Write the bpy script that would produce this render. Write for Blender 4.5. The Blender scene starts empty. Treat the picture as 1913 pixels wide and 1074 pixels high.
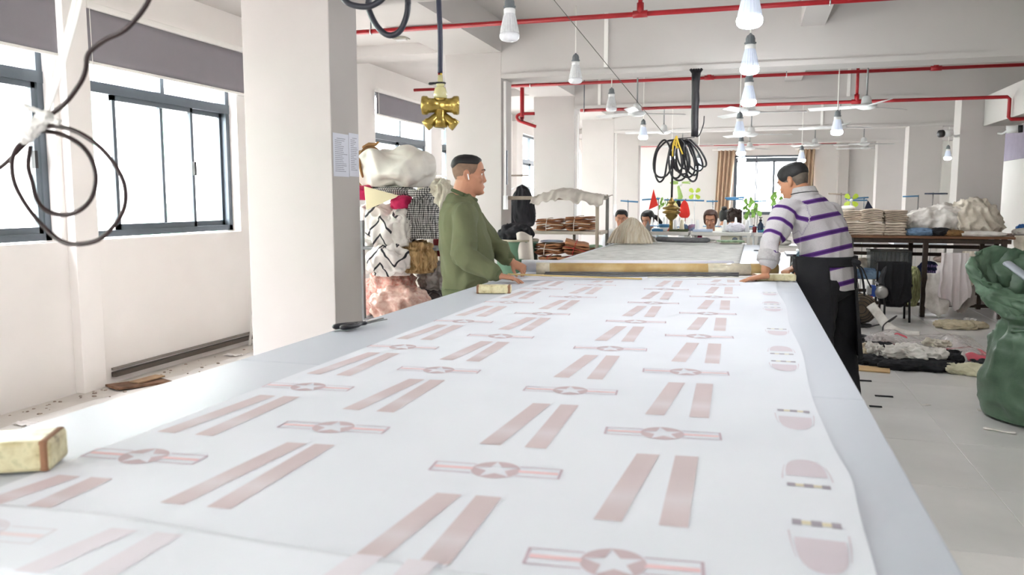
import bpy, bmesh, math, random
from mathutils import Vector as V, Matrix, Euler, noise, Quaternion

S = bpy.context.scene
COL = S.collection
PI = math.pi

# ------------------------------------------------------------------ camera
cam_d = bpy.data.cameras.new('camera'); cam = bpy.data.objects.new('camera', cam_d); COL.objects.link(cam)
cam_d.sensor_width = 36.0; cam_d.lens = 36.0 * 1500.0 / 1913.0
cam.location = (0, 0, 1.40)
cam.rotation_euler = (math.radians(90 - 6.2018), 0, math.radians(16.45))
cam_d.clip_start = 0.05; cam_d.clip_end = 300
cam_d.dof.use_dof = True; cam_d.dof.focus_distance = 5.6; cam_d.dof.aperture_fstop = 4.5
S.camera = cam

# ------------------------------------------------------------------ world: bright overcast sky
w = bpy.data.worlds.new('overcast_sky'); S.world = w; w.use_nodes = True
bg = w.node_tree.nodes['Background']
bg.inputs['Color'].default_value = (0.965, 0.965, 1.0, 1); bg.inputs['Strength'].default_value = 7.8

S.view_settings.view_transform = 'Standard'; S.view_settings.look = 'None'
S.view_settings.gamma = 1.0; S.view_settings.use_curve_mapping = False
S.view_settings.exposure = 1.98
try:
    S.cycles.max_bounces = 14; S.cycles.diffuse_bounces = 10; S.cycles.glossy_bounces = 4
    S.cycles.transmission_bounces = 6; S.cycles.transparent_max_bounces = 12
    S.cycles.sample_clamp_indirect = 10.0; S.cycles.caustics_reflective = False; S.cycles.caustics_refractive = False
    S.cycles.use_denoising = True
except Exception: pass

# ------------------------------------------------------------------ helpers
def tag(o, label=None, cat=None, group=None, kind=None):
    if label: o['label'] = label
    if cat: o['category'] = cat
    if group: o['group'] = group
    if kind: o['kind'] = kind
    return o
def empty(name, loc=(0, 0, 0), label=None, cat=None, group=None, rz=0, kind=None):
    o = bpy.data.objects.new(name, None); COL.objects.link(o); o.location = loc; o.rotation_euler = (0, 0, rz)
    o.empty_display_size = .05
    return tag(o, label, cat, group, kind)
def copy_tree(o, parent=None):
    c = o.copy(); COL.objects.link(c)
    if parent: c.parent = parent
    for ch in [x for x in bpy.data.objects if x.parent == o]: copy_tree(ch, c)
    return c
def sm(a, b, x):
    t = min(1, max(0, (x - a) / (b - a))); return t * t * (3 - 2 * t)
def lerp(a, b, t): return a + (b - a) * t
def spline(pts, n=8):
    """Catmull-Rom through pts"""
    P = [V(p) for p in pts]; out = []
    for i in range(len(P) - 1):
        p0 = P[i - 1] if i else P[0] * 2 - P[1]; p1 = P[i]; p2 = P[i + 1]
        p3 = P[i + 2] if i + 2 < len(P) else P[-1] * 2 - P[-2]
        for k in range(n):
            t = k / n
            out.append(.5 * ((2 * p1) + (p2 - p0) * t + (2 * p0 - 5 * p1 + 4 * p2 - p3) * t * t + (3 * p1 - p0 - 3 * p2 + p3) * t ** 3))
    out.append(P[-1]); return out

class MB:
    def __init__(s): s.v = []; s.f = []
    def add(s, vs, fs):
        n = len(s.v); s.v += [tuple(p) for p in vs]; s.f += [tuple(i + n for i in f) for f in fs]; return s
    def box(s, x0, x1, y0, y1, z0, z1, M=None):
        vs = [V((x, y, z)) for z in (z0, z1) for y in (y0, y1) for x in (x0, x1)]
        if M: vs = [M @ p for p in vs]
        return s.add(vs, [(0, 2, 3, 1), (4, 5, 7, 6), (0, 1, 5, 4), (2, 6, 7, 3), (0, 4, 6, 2), (1, 3, 7, 5)])
    def bbox(s, c, d, b=.004, M=None):
        """box with chamfered edges: centre, full size, bevel"""
        bm = bmesh.new(); bmesh.ops.create_cube(bm, size=1)
        for v in bm.verts: v.co = V((v.co.x * d[0], v.co.y * d[1], v.co.z * d[2]))
        bmesh.ops.bevel(bm, geom=list(bm.edges), offset=b, segments=2, affect='EDGES', profile=.5)
        bm.verts.index_update()
        T = Matrix.Translation(V(c)) @ (M if M else Matrix.Identity(4))
        s.add([T @ v.co for v in bm.verts], [[v.index for v in f.verts] for f in bm.faces]); bm.free(); return s
    def loft(s, rings, caps=True):
        """rings: list of equal-length closed point loops"""
        n = len(rings[0]); vs = [p for r in rings for p in r]; fs = []
        for i in range(len(rings) - 1):
            for k in range(n):
                a = i * n + k; b = i * n + (k + 1) % n
                fs.append((a, b, b + n, a + n))
        if caps:
            fs.append(tuple(range(n - 1, -1, -1))); fs.append(tuple((len(rings) - 1) * n + k for k in range(n)))
        return s.add(vs, fs)
    def tube(s, path, r, n=8, up=None, caps=True, flat=1.0):
        P = [V(p) for p in path]
        if not hasattr(r, '__len__'): r = [r] * len(P)
        rings = []; ref = None
        for i, p in enumerate(P):
            t = (P[min(i + 1, len(P) - 1)] - P[max(i - 1, 0)])
            if t.length < 1e-9: t = V((0, 0, 1))
            t.normalize()
            if ref is None:
                ref = V(up) if up else (V((0, 0, 1)) if abs(t.z) < .9 else V((1, 0, 0)))
            a = t.cross(ref)
            if a.length < 1e-6: a = t.orthogonal()
            a.normalize(); b = a.cross(t).normalized(); ref = b
            rings.append([p + a * (r[i] * math.cos(2 * PI * k / n)) + b * (r[i] * flat * math.sin(2 * PI * k / n)) for k in range(n)])
        return s.loft(rings, caps)
    def cyl(s, a, b, r, n=12, r2=None): return s.tube([a, b], [r, r if r2 is None else r2], n)
    def limb(s, path, r, n=12, flat=1.0, up=None):
        """tube with rounded ends"""
        P = [V(p) for p in path]; R = list(r)
        t0 = (P[0] - P[1]).normalized(); t1 = (P[-1] - P[-2]).normalized()
        pre = [(P[0] + t0 * R[0] * math.sin(a), R[0] * math.cos(a)) for a in (1.45, 1.05, .55)]
        post = [(P[-1] + t1 * R[-1] * math.sin(a), R[-1] * math.cos(a)) for a in (.55, 1.05, 1.45)]
        Q = [p for p, _ in pre] + P + [p for p, _ in post]; RR = [q for _, q in pre] + R + [q for _, q in post]
        return s.tube(Q, RR, n, up=up, flat=flat)
    def lathe(s, prof, c=(0, 0, 0), n=20, M=None, caps=True):
        rings = []
        for (r, z) in prof:
            ring = [V((r * math.cos(2 * PI * k / n), r * math.sin(2 * PI * k / n), z)) for k in range(n)]
            rings.append([(M @ p if M else p) + V(c) for p in ring])
        return s.loft(rings, caps)
    def ball(s, c, rad, nu=14, nv=10, M=None):
        rings = []
        for i in range(nv + 1):
            ph = -PI / 2 + PI * (i + .02) / (nv + .04)
            ring = [V((rad[0] * math.cos(ph) * math.cos(2 * PI * k / nu), rad[1] * math.cos(ph) * math.sin(2 * PI * k / nu), rad[2] * math.sin(ph))) for k in range(nu)]
            rings.append([(M @ p if M else p) + V(c) for p in ring])
        return s.loft(rings)
    def grid(s, fn, nu, nv, thick=0):
        vs = [fn(i / nu, j / nv) for j in range(nv + 1) for i in range(nu + 1)]
        fs = [(j * (nu + 1) + i, j * (nu + 1) + i + 1, (j + 1) * (nu + 1) + i + 1, (j + 1) * (nu + 1) + i) for j in range(nv) for i in range(nu)]
        return s.add(vs, fs)
    def poly(s, pts, h=None):
        """flat polygon, optionally extruded by vector h"""
        P = [V(p) for p in pts]; n = len(P)
        if h is None: return s.add(P, [tuple(range(n))])
        Q = [p + V(h) for p in P]
        return s.add(P + Q, [tuple(range(n - 1, -1, -1)), tuple(range(n, 2 * n))] + [(k, (k + 1) % n, (k + 1) % n + n, k + n) for k in range(n)])
    def build(s, name, mat, parent=None, smooth=False, loc=None, solid=0, sub=0, **tags):
        me = bpy.data.meshes.new(name); me.from_pydata(s.v, [], s.f); me.update()
        return mesh_obj(name, me, mat, parent, smooth, loc, solid, sub, **tags)

def mesh_obj(name, me, mat, parent=None, smooth=False, loc=None, solid=0, sub=0, label=None, cat=None, group=None, kind=None, fix=True):
    if fix:
        bm = bmesh.new(); bm.from_mesh(me); bmesh.ops.recalc_face_normals(bm, faces=bm.faces); bm.to_mesh(me); bm.free()
    if smooth: me.polygons.foreach_set('use_smooth', [True] * len(me.polygons))
    if mat:
        for m in (mat if isinstance(mat, (list, tuple)) else [mat]): me.materials.append(m)
    o = bpy.data.objects.new(name, me); COL.objects.link(o)
    if parent: o.parent = parent
    if loc: o.location = loc
    if solid:
        m = o.modifiers.new('thickness', 'SOLIDIFY'); m.thickness = solid; m.offset = 0
    if sub:
        m = o.modifiers.new('smooth', 'SUBSURF'); m.levels = sub; m.render_levels = sub
    return tag(o, label, cat, group, kind)

def fnoise(p, oct=3):
    t = 0; a = 1
    for _ in range(oct):
        t += a * noise.noise(p); p = p * 2.03 + V((3.1, 1.7, 5.3)); a *= .5
    return t
def ridge(p, oct=3):
    t = 0; a = 1
    for _ in range(oct):
        t += a * (1 - 2.2 * abs(noise.noise(p))); p = p * 1.93 + V((7.1, 2.7, 1.3)); a *= .5
    return t - .9
def crumple(me, amp, freq, seed=0, stretch=(1, 1, 1), rid=True, keep=None):
    me.update(); off = V((seed * 13.7, seed * 7.3, seed * 3.9)); st = V(stretch)
    ns = [v.normal.copy() for v in me.vertices]
    for v, n in zip(me.vertices, ns):
        p = V((v.co.x * st.x, v.co.y * st.y, v.co.z * st.z)) * freq + off
        if rid: p = p + .55 * V((noise.noise(p * .8), noise.noise(p * .8 + V((9, 4, 1))), noise.noise(p * .8 + V((2, 8, 6)))))
        d = (ridge(p, 2) if rid else fnoise(p)) * amp
        if keep: d *= keep(v.co)
        v.co += n * d
    me.update()
def soften(me, n=3, k=.5):
    bm = bmesh.new(); bm.from_mesh(me)
    for _ in range(n): bmesh.ops.smooth_vert(bm, verts=bm.verts, factor=k, use_axis_x=True, use_axis_y=True, use_axis_z=True)
    bm.to_mesh(me); bm.free(); me.update()
def blob(name, c, d, mat, parent=None, seed=1, amp=.1, freq=3.0, sub=4, flat=.35, e=.8, rz=0, stretch=(1, 1, 1), shape=None, soft=1, pleat=None, irr=0, fine=.22, **tags):
    """a crumpled soft body: centre of base c, full size d; base pressed flat"""
    bm = bmesh.new(); bmesh.ops.create_icosphere(bm, subdivisions=sub, radius=1)
    for v in bm.verts:
        q = v.co; q = V([math.copysign(abs(k) ** e, k) for k in q])
        if irr:
            th = math.atan2(q.y, q.x); k_ = 1 + irr * (noise.noise(V((math.cos(th) * 1.3 + seed, math.sin(th) * 1.3, seed * .37))) * 1.4 + .5 * noise.noise(V((math.cos(th) * 3.1 + seed, math.sin(th) * 3.1, 4.2))))
            q = V((q.x * k_, q.y * k_, q.z * (1 + irr * noise.noise(V((q.x * 2 + seed, q.y * 2, 1.7))))))
        if shape: q = shape(q)
        v.co = q
    me = bpy.data.meshes.new(name); bm.to_mesh(me); bm.free()
    s = V((d[0] / 2, d[1] / 2, d[2] / 2))
    for v in me.vertices: v.co = V((v.co.x * s.x, v.co.y * s.y, v.co.z * s.z))
    crumple(me, amp * 1.25 * min(d), freq / max(.15, min(d)) * .8, seed, stretch)
    crumple(me, amp * fine * min(d), freq / max(.15, min(d)) * 2.1, seed + 3, stretch)
    if pleat:
        n_, a_, up_ = pleat; me.update(); ns = [v.normal.copy() for v in me.vertices]
        for v, n in zip(me.vertices, ns):
            u = V((v.co.x / s.x, v.co.y / s.y, v.co.z / s.z)); w_ = V((u.x, u.y, u.z))
            ph = n_ * .5 * math.atan2(u.y + .25 * noise.noise(w_ * 1.1 + V((seed, 0, 0))), u.x + .25 * noise.noise(w_ * 1.1 + V((0, seed, 0)))) + 2.2 * noise.noise(w_ * 1.3 + V((seed, seed, 0))) + up_ * u.z
            f_ = 1 - abs(math.sin(ph)); f2 = 1 - abs(math.sin(ph * 1.73 + 1.1 + 1.5 * noise.noise(w_ * 2.1)))
            v.co += n * (a_ * min(d) * (f_ ** 1.6 + .55 * f2 ** 1.6 - .5) * (.35 + .65 * min(1, math.hypot(u.x, u.y))))
        me.update()
    if soft: soften(me, soft)
    zf = -s.z * (1 - flat)
    for v in me.vertices:
        if v.co.z < zf: v.co.z = zf + (v.co.z - zf) * .08
        v.co.z -= zf - .002
    mn = min(v.co.z for v in me.vertices)
    for v in me.vertices: v.co.z -= mn
    o = mesh_obj(name, me, mat, parent, True, fix=False, **tags)
    o.location = c; o.rotation_euler = (0, 0, rz)
    return o

# ------------------------------------------------------------------ materials (all node based)
_M = {}
def lin(c): return tuple(((x / 255) / 12.92 if x / 255 <= .04045 else ((x / 255 + .055) / 1.055) ** 2.4) for x in c)
class NT:
    def __init__(s, name):
        s.m = bpy.data.materials.new(name); s.m.use_nodes = True; s.t = s.m.node_tree; s.b = s.t.nodes['Principled BSDF']; s.out = s.t.nodes['Material Output']
    def n(s, kind, **kw):
        x = s.t.nodes.new(kind)
        for k, v in kw.items():
            if k in x.inputs: x.inputs[k].default_value = v
            else: setattr(x, k, v)
        return x
    def l(s, a, b): s.t.links.new(a, b)
    def coord(s, which='Object', scale=(1, 1, 1)):
        tc = s.n('ShaderNodeTexCoord'); mp = s.n('ShaderNodeMapping'); mp.inputs['Scale'].default_value = scale
        s.l(tc.outputs[which], mp.inputs['Vector']); return mp.outputs[0]
    def ramp(s, fac, stops, interp='LINEAR'):
        r = s.n('ShaderNodeValToRGB'); r.color_ramp.interpolation = interp; e = r.color_ramp.elements
        while len(e) < len(stops): e.new(.5)
        for k, (p, c) in enumerate(stops): e[k].position = p; e[k].color = (*c, 1) if len(c) == 3 else c
        s.l(fac, r.inputs[0]); return r.outputs[0]
    def noise(s, vec, scale, detail=3, rough=.55):
        x = s.n('ShaderNodeTexNoise', Scale=scale, Detail=detail, Roughness=rough); s.l(vec, x.inputs['Vector']); return x.outputs['Fac']
    def bump(s, h, strength=.3, dist=.01):
        b = s.n('ShaderNodeBump', Strength=strength, Distance=dist); s.l(h, b.inputs['Height']); s.l(b.outputs[0], s.b.inputs['Normal'])
def mat(name, rgb, rough=.6, metal=0, var=.06, nscale=6, bump=.15, bscale=60, bdist=.004, spec=.4, stretch=(1, 1, 1), sheen=0, rgb2=None, trans=0, coat=0):
    """solid colour with noise variation and fine relief; rgb in 0-255 display values"""
    if name in _M: return _M[name]
    T = NT(name); c = lin(rgb); c2 = lin(rgb2) if rgb2 else tuple(x * (1 - var * 2) for x in c)
    vec = T.coord('Object', stretch)
    col = T.ramp(T.noise(vec, nscale, 4), [(.3, c2), (.62, c)]); T.l(col, T.b.inputs['Base Color'])
    T.b.inputs['Roughness'].default_value = rough; T.b.inputs['Metallic'].default_value = metal
    T.b.inputs['Specular IOR Level'].default_value = spec
    if sheen: T.b.inputs['Sheen Weight'].default_value = sheen
    if coat: T.b.inputs['Coat Weight'].default_value = coat
    if bump: T.bump(T.noise(vec, bscale, 2), bump, bdist)
    if trans:
        tr = T.n('ShaderNodeBsdfTransparent'); mx = T.n('ShaderNodeMixShader', Fac=trans)
        T.l(T.b.outputs[0], mx.inputs[1]); T.l(tr.outputs[0], mx.inputs[2]); T.l(mx.outputs[0], T.out.inputs[0])
    _M[name] = T.m; return T.m
def glass_mat(name, tint=(1, 1, 1), gloss=.06):
    if name in _M: return _M[name]
    T = NT(name); tr = T.n('ShaderNodeBsdfTransparent'); tr.inputs[0].default_value = (*tint, 1)
    g = T.n('ShaderNodeBsdfGlossy', Roughness=.03); lw = T.n('ShaderNodeLayerWeight', Blend=.15); mx = T.n('ShaderNodeMixShader')
    r = T.n('ShaderNodeMath', operation='MULTIPLY'); T.l(lw.outputs['Fresnel'], r.inputs[0]); r.inputs[1].default_value = gloss * 6
    T.l(r.outputs[0], mx.inputs[0]); T.l(tr.outputs[0], mx.inputs[1]); T.l(g.outputs[0], mx.inputs[2]); T.l(mx.outputs[0], T.out.inputs[0])
    _M[name] = T.m; return T.m
def emit_mat(name, rgb, strength):
    if name in _M: return _M[name]
    T = NT(name); T.b.inputs['Base Color'].default_value = (*lin(rgb), 1)
    T.b.inputs['Emission Color'].default_value = (*lin(rgb), 1); T.b.inputs['Emission Strength'].default_value = strength
    _M[name] = T.m; return T.m
# ================================================================== SETTING
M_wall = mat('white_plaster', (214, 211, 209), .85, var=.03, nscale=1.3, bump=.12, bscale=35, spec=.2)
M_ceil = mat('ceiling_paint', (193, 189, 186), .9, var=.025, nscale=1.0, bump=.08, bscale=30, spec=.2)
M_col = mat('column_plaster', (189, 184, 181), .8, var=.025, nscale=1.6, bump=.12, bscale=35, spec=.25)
M_trim = mat('white_plastic_trunking', (236, 234, 230), .45, var=.02)
M_frame = mat('slate_aluminium', (92, 101, 109), .4, .3, var=.05)
M_glass = glass_mat('window_glass')
M_floor = mat('dusty_cement_floor', (222, 219, 216), .7, var=.10, nscale=2.2, bump=.2, bscale=25, rgb2=(206, 203, 199))
M_tile = mat('grey_porcelain', (214, 212, 209), .28, var=.06, nscale=1.4, bump=.04, bscale=12, spec=.5, rgb2=(198, 196, 194))
M_grout = mat('pale_grout', (205, 203, 198), .8)
M_blind = mat('grey_blind_fabric', (140, 136, 143), .9, var=.02, bump=.1, bscale=300)
M_red = mat('red_pipe_paint', (158, 26, 34), .4, var=.08, nscale=9)
M_chrome = mat('bright_steel', (210, 210, 210), .25, 1)
M_whitegloss = mat('white_enamel', (235, 236, 236), .35)
M_dark = mat('near_black_rubber', (28, 27, 30), .5)
XW = -4.675; YF = 23.2; XR = 4.7; YB = -7.5

# --- left wall with its openings
OPEN = [(-6.9, -5.2), (-4.8, -3.1), (-2.4, -.6), (-.3, 1.6), (2.35, 4.56), (4.84, 6.66), (7.0, 8.2), (9.6, 11.5), (11.95, 12.9), (13.3, 15.3), (16.65, 18.6), (20.1, 22.6)]
ZS, ZH = 1.105, 2.815
m = MB(); y = YB
m.box(XW - .24, XW, YB, YF + .24, -.3, ZS); m.box(XW - .24, XW, YB, YF + .24, ZH, 3.5)
for a, b in OPEN:
    m.box(XW - .24, XW, y, a, ZS, ZH); y = b
m.box(XW - .24, XW, y, YF + .24, ZS, ZH)
m.build('wall_left', mat('bright_plaster', (236, 232, 229), .85, var=.025, nscale=1.3, bump=.12, bscale=35, spec=.2), kind='structure', label='white plastered window wall along the left side')
for i, py in enumerate((.85, 4.58, 8.35, 15.9, 19.5)):
    pm = MB().bbox((XW + .03, py + .135, 1.56), (.09, .215, 3.12), .004)
    pm.build('pilaster', mat('bright_plaster', (236, 232, 229)), kind='structure', label='white pilaster number %s along the window wall' % ('one', 'two', 'three', 'four', 'five')[i])

def window(num, a, b, sashes, fixed, z0=ZS + .012, z1=ZH, bar=2.25, x=XW - .13, latch=None, axis='y', label=None):
    """sliding window in the left wall (axis y) or the far wall (axis x)"""
    w_ = empty('window_%d' % num, (0, 0, 0), label or 'grey aluminium sliding window number %d in the window wall' % num, kind='structure')
    def bx(mb, u0, u1, d0, d1, z0_, z1_):
        if axis == 'y': mb.box(x + d0, x + d1, u0, u1, z0_, z1_)
        else: mb.box(u0, u1, x - d1, x - d0, z0_, z1_)
    f = MB(); t = .05
    bx(f, a, a + t, -.045, .045, z0, z1); bx(f, b - t, b, -.045, .045, z0, z1); bx(f, a, b, -.045, .045, z0, z0 + t); bx(f, a, b, -.045, .045, z1 - t, z1)
    f.build('window_frame', M_frame, w_)
    tb = MB(); bx(tb, a, b, -.04, .05, bar - .04, bar + .04); tb.build('transom_bar', M_frame, w_)
    prev = a
    for q in fixed + [b]:
        if q < b:
            mm = MB(); bx(mm, q - .022, q + .022, -.03, .03, bar + .04, z1 - t); mm.build('mullion', M_frame, w_)
        g = MB(); bx(g, prev + .01, q - .01, -.004, .004, bar + .03, z1 - .02); g.build('window_pane', M_glass, w_)
        prev = q
    for k, (s0, s1) in enumerate(sashes):
        d = .022 if k % 2 else -.022; q = .034
        s_ = MB()
        bx(s_, s0, s0 + q, d - .015, d + .015, z0 + t, bar - .04); bx(s_, s1 - q, s1, d - .015, d + .015, z0 + t, bar - .04)
        bx(s_, s0, s1, d - .015, d + .015, z0 + t, z0 + t + .045); bx(s_, s0, s1, d - .015, d + .015, bar - .08, bar - .04)
        so = s_.build('sash', M_frame, w_)
        g = MB(); bx(g, s0 + .02, s1 - .02, d - .003, d + .003, z0 + t + .03, bar - .06); g.build('window_pane', M_glass, so)
        if latch and k == latch[0]:
            la = MB(); bx(la, latch[1] - .012, latch[1] + .012, d + .015, d + .045, 1.62, 1.74); la.build('sash_latch', M_dark, so)
    return w_
window(1, 2.35, 4.56, [(2.4, 3.5), (3.35, 4.5)], [3.5], latch=(1, 4.45))
window(2, 4.84, 6.655, [(5.78, 6.61), (5.20, 6.145)], [5.78], latch=(1, 6.12))
window(3, 9.6, 11.46, [(9.65, 10.6), (10.5, 11.42)], [10.6])
window(4, 11.95, 12.88, [(12.0, 12.5), (12.4, 12.83)], [12.42])
window(5, 13.3, 15.3, [(13.35, 14.4), (14.3, 15.25)], [14.3])
window(6, 16.65, 18.6, [(16.7, 17.7), (17.6, 18.55)], [17.6])
window(7, 20.1, 22.6, [(20.15, 21.4), (21.3, 22.55)], [21.3])
for k, (a, b) in enumerate([(-6.9, -5.2), (-4.8, -3.1), (-2.4, -.6), (-.3, 1.6), (7.0, 8.2)]):
    window(8 + k, a, b, [(a + .05, (a + b) / 2 + .05), ((a + b) / 2 - .05, b - .05)], [(a + b) / 2])

# --- far wall with two window openings
m = MB(); x0, x1 = -.46, 1.62; X0, X1 = -4.35, -3.42
m.box(XW, XR, YF, YF + .24, -.3, 1.0); m.box(XW, XR, YF, YF + .24, 2.62, 3.5)
for a, b in ((XW, X0), (X1, x0), (x1, XR)): m.box(a, b, YF, YF + .24, 1.0, 2.62)
m.build('wall_far', M_wall, kind='structure', label='white far wall with the curtained window')
M_framed = mat('dark_green_grey_aluminium', (62, 74, 74), .4, .3)
window(13, x0, x1, [(x0 + .05, .17), (.10, .62), (.56, x1 - .05)], [.13], z0=1.0, z1=2.62, bar=2.52, x=YF + .1, axis='x', label='dark framed window in the far wall between tan curtains')
window(14, X0, X1, [(X0 + .05, -3.9), (-3.95, X1 - .05)], [-3.9], z0=1.0, z1=2.62, bar=2.2, x=YF + .1, axis='x', label='narrow far wall window beside the last left column')
MB().box(XR, XR + .2, YB, YF + .24, -.3, 3.5).build('wall_right', M_wall, kind='structure', label='windowless wall along the right side')
# back wall, behind the camera: one unseen opening, added to let in fill light
m = MB(); m.box(XW, XR, YB - .2, YB, -.3, 1.1); m.box(XW, XR, YB - .2, YB, 2.8, 3.5)
bo = [(-4.2, -3.2)]; q = XW
for a, b in bo: m.box(q, a, YB - .2, YB, 1.1, 2.8); q = b
m.box(q, XR, YB - .2, YB, 1.1, 2.8)
m.build('wall_back', M_wall, kind='structure', label='white wall behind the photographer')
# --- floor: screed, grouted bed, porcelain tiles where they can be told apart
TX0, TY0, TS = .372, 3.47, .80
m = MB(); m.box(XW, XR, YB, YF, -.3, -.004)
m.box(XW, TX0, YB, YF, -.0042, 0); m.box(TX0, XR, YB, TY0, -.0042, 0); m.box(TX0, XR, TY0 + 16 * TS, YF, -.0042, 0)
fl = m.build('floor', M_floor, kind='structure', label='grey workshop floor')
MB().box(TX0 + .002, XR - .002, TY0 + .002, TY0 + 16 * TS - .002, -.0038, -.0018).build('tile_bed', M_grout, fl)
tm = None
for j in range(16):
    for i in range(6):
        w_ = TS if i < 5 else XR - TX0 - 5 * TS
        if i == 5 or tm is None:
            me_o = MB().bbox((w_ / 2, TS / 2, -.0025), (w_ - .004, TS - .004, .007), .0012).build('floor_tile', M_tile, fl)
            if i < 5: tm = me_o
        else:
            me_o = tm.copy(); COL.objects.link(me_o)
        me_o.location = (TX0 + i * TS, TY0 + j * TS, 0)
# --- ceiling
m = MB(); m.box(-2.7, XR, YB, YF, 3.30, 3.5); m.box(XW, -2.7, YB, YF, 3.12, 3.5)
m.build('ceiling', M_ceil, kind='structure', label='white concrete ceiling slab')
NB = ('behind the camera', 'over the near column', 'over the second column', 'over the third column', 'over the fourth column', 'over the fifth column')
CY = [1.0, 4.70, 8.40, 12.15, 15.85, 19.5]; BZ = [2.7, 2.7, 2.70, 2.78, 2.71, 2.70]
for k, (y, z) in enumerate(zip(CY, BZ)):
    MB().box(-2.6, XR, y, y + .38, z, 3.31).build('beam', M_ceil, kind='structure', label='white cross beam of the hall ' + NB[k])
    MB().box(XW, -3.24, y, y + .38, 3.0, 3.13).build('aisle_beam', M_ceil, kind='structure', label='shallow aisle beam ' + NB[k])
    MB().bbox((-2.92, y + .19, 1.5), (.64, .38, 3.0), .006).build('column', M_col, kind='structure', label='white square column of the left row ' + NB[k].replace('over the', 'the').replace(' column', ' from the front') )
    if k > 1:
        MB().bbox((2.93, y + .19, z / 2), (.54, .378, z), .006).build('column', M_col, kind='structure', label='white square column of the right row ' + NB[k].replace('over', 'level with'))
        MB().box(-2.58, XR, y - .025, y, z - .01, z + .04).build('trim_%d' % (k - 1), M_ceil, kind='structure', label='white cable trunking along the foot of the beam ' + NB[k])
    if k < 5:
        MB().box(.41, .63, y + .38, CY[k + 1], 3.06, 3.31).build('joist', M_ceil, kind='structure', label='short ceiling joist behind the beam ' + NB[k])
MB().box(2.93, 3.3, 8.79, 12.14, 2.375, 2.76).build('soffit', M_ceil, kind='structure', label='white boxed soffit in front of the right hand column')
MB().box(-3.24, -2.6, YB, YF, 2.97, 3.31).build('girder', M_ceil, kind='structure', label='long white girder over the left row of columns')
MB().box(2.2, 2.45, YF - .25, YF, 0, 3.31).build('far_pilaster', M_col, kind='structure', label='pilaster on the far wall near the right corner')
# drop trunking on the beam faces and columns
for k, (x, y, z0, z1, yy) in enumerate(((-1.47, 8.38, 2.76, 3.3, 0), (-2.22, 12.13, 2.8, 3.3, 0), (1.25, 12.13, 2.8, 3.3, 0), (1.2, 15.83, 2.75, 3.3, 0))):
    MB().box(x - .02, x + .02, y, y + .025, z0, z1).build('trim_%d' % (10 + k), M_trim, kind='structure', label='upright trunking number %d on the beam faces' % (k + 1))
sw = empty('wall_switch', (-2.585, 8.43, 1.32), 'white switch box and conduit on the corner of the second column', 'switch')
MB().box(0, .03, -.02, .07, -.02, .13).build('switch_box', M_whitegloss, sw)
MB().box(0, .02, .0, .03, .13, 1.35).build('conduit', M_trim, sw)
MB().box(.012, .024, .06, .075, .25, .62).build('conduit_clip', M_frame, sw)
for k, (y, z) in enumerate(((12.2, 1.25), (15.9, 1.2))):
    MB().box(-2.6, -2.55, y - .02, y + .06, z - .1, z + .12).build('socket_box', M_whitegloss, label=('white socket box on the third column', 'white socket box on the fourth column')[k], cat='socket')
    MB().box(-2.6, -2.56, y + .02, y + .05, z + .12, 2.7).build('trim_%d' % (20 + k), M_trim, kind='structure', label='conduit above the socket box of the %s column' % ('third', 'fourth')[k])
# skirting cable duct at the foot of the left wall
MB().box(XW, XW + .045, 4.95, 8.3, .05, .085).build('baseboard_left', mat('grimy_dark_duct', (92, 84, 78), .7), kind='structure', label='dark cable duct along the foot of the window wall')
MB().box(XW, XW + .02, 4.95, 8.3, .10, .118).build('baseboard_upper', mat('grimy_grey_duct', (140, 134, 128), .7), kind='structure', label='thin grey duct above the dark one')

# --- roller blinds
for k, (a, b, zb, lab) in enumerate(((2.2, 4.575, 2.405, 'grey roller blind over the nearest window'), (4.83, 6.85, 2.40, 'grey roller blind over the second window, beside the near column'), (9.55, 11.95, 2.50, 'grey roller blind over the window behind the fabric bags'))):
    r = empty('roller_blind', (XW + .02, a, 2.8), lab, 'blind')
    MB().grid(lambda u, v: V((.025 + .004 * math.sin(u * 9), u * (b - a), -.02 - v * (2.78 - zb))), 30, 6).build('blind_fabric', M_blind, r, True, solid=.003)
    MB().bbox((.03, (b - a) / 2, .0), (.05, b - a, .05), .01).build('head_rail', M_trim, r)
    MB().bbox((.025, (b - a) / 2, zb - 2.805), (.018, b - a, .022), .004).build('bottom_bar', M_trim, r)
    MB().tube([(.045, .03, -.02), (.05, .03, -.5)], .003, 6).build('pull_cord', M_trim, r)
# tan curtains at the far window
M_curt = mat('tan_curtain', (192, 168, 144), .9, var=.04)
for k, (a, b, lab) in enumerate(((-.95, -.5, 'tan curtain left of the far window'), (1.2, 1.62, 'tan curtain behind the head of the man in stripes'))):
    MB().grid(lambda u, v: V((a + u * (b - a) * (1 - .12 * (1 - v)) + (.06 * v if k == 0 else 0), YF - .12 + .05 * math.sin(u * 26), .9 + 1.86 * v)), 60, 8).build('curtain', M_curt, None, True, solid=.004, label=lab, cat='curtain')
    MB().box(a - .1, b + .1, YF - .14, YF - .001, 2.75, 2.79).build('trim_%d' % (30 + k), M_trim, kind='structure', label=('left curtain rail', 'right curtain rail')[k])

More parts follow.
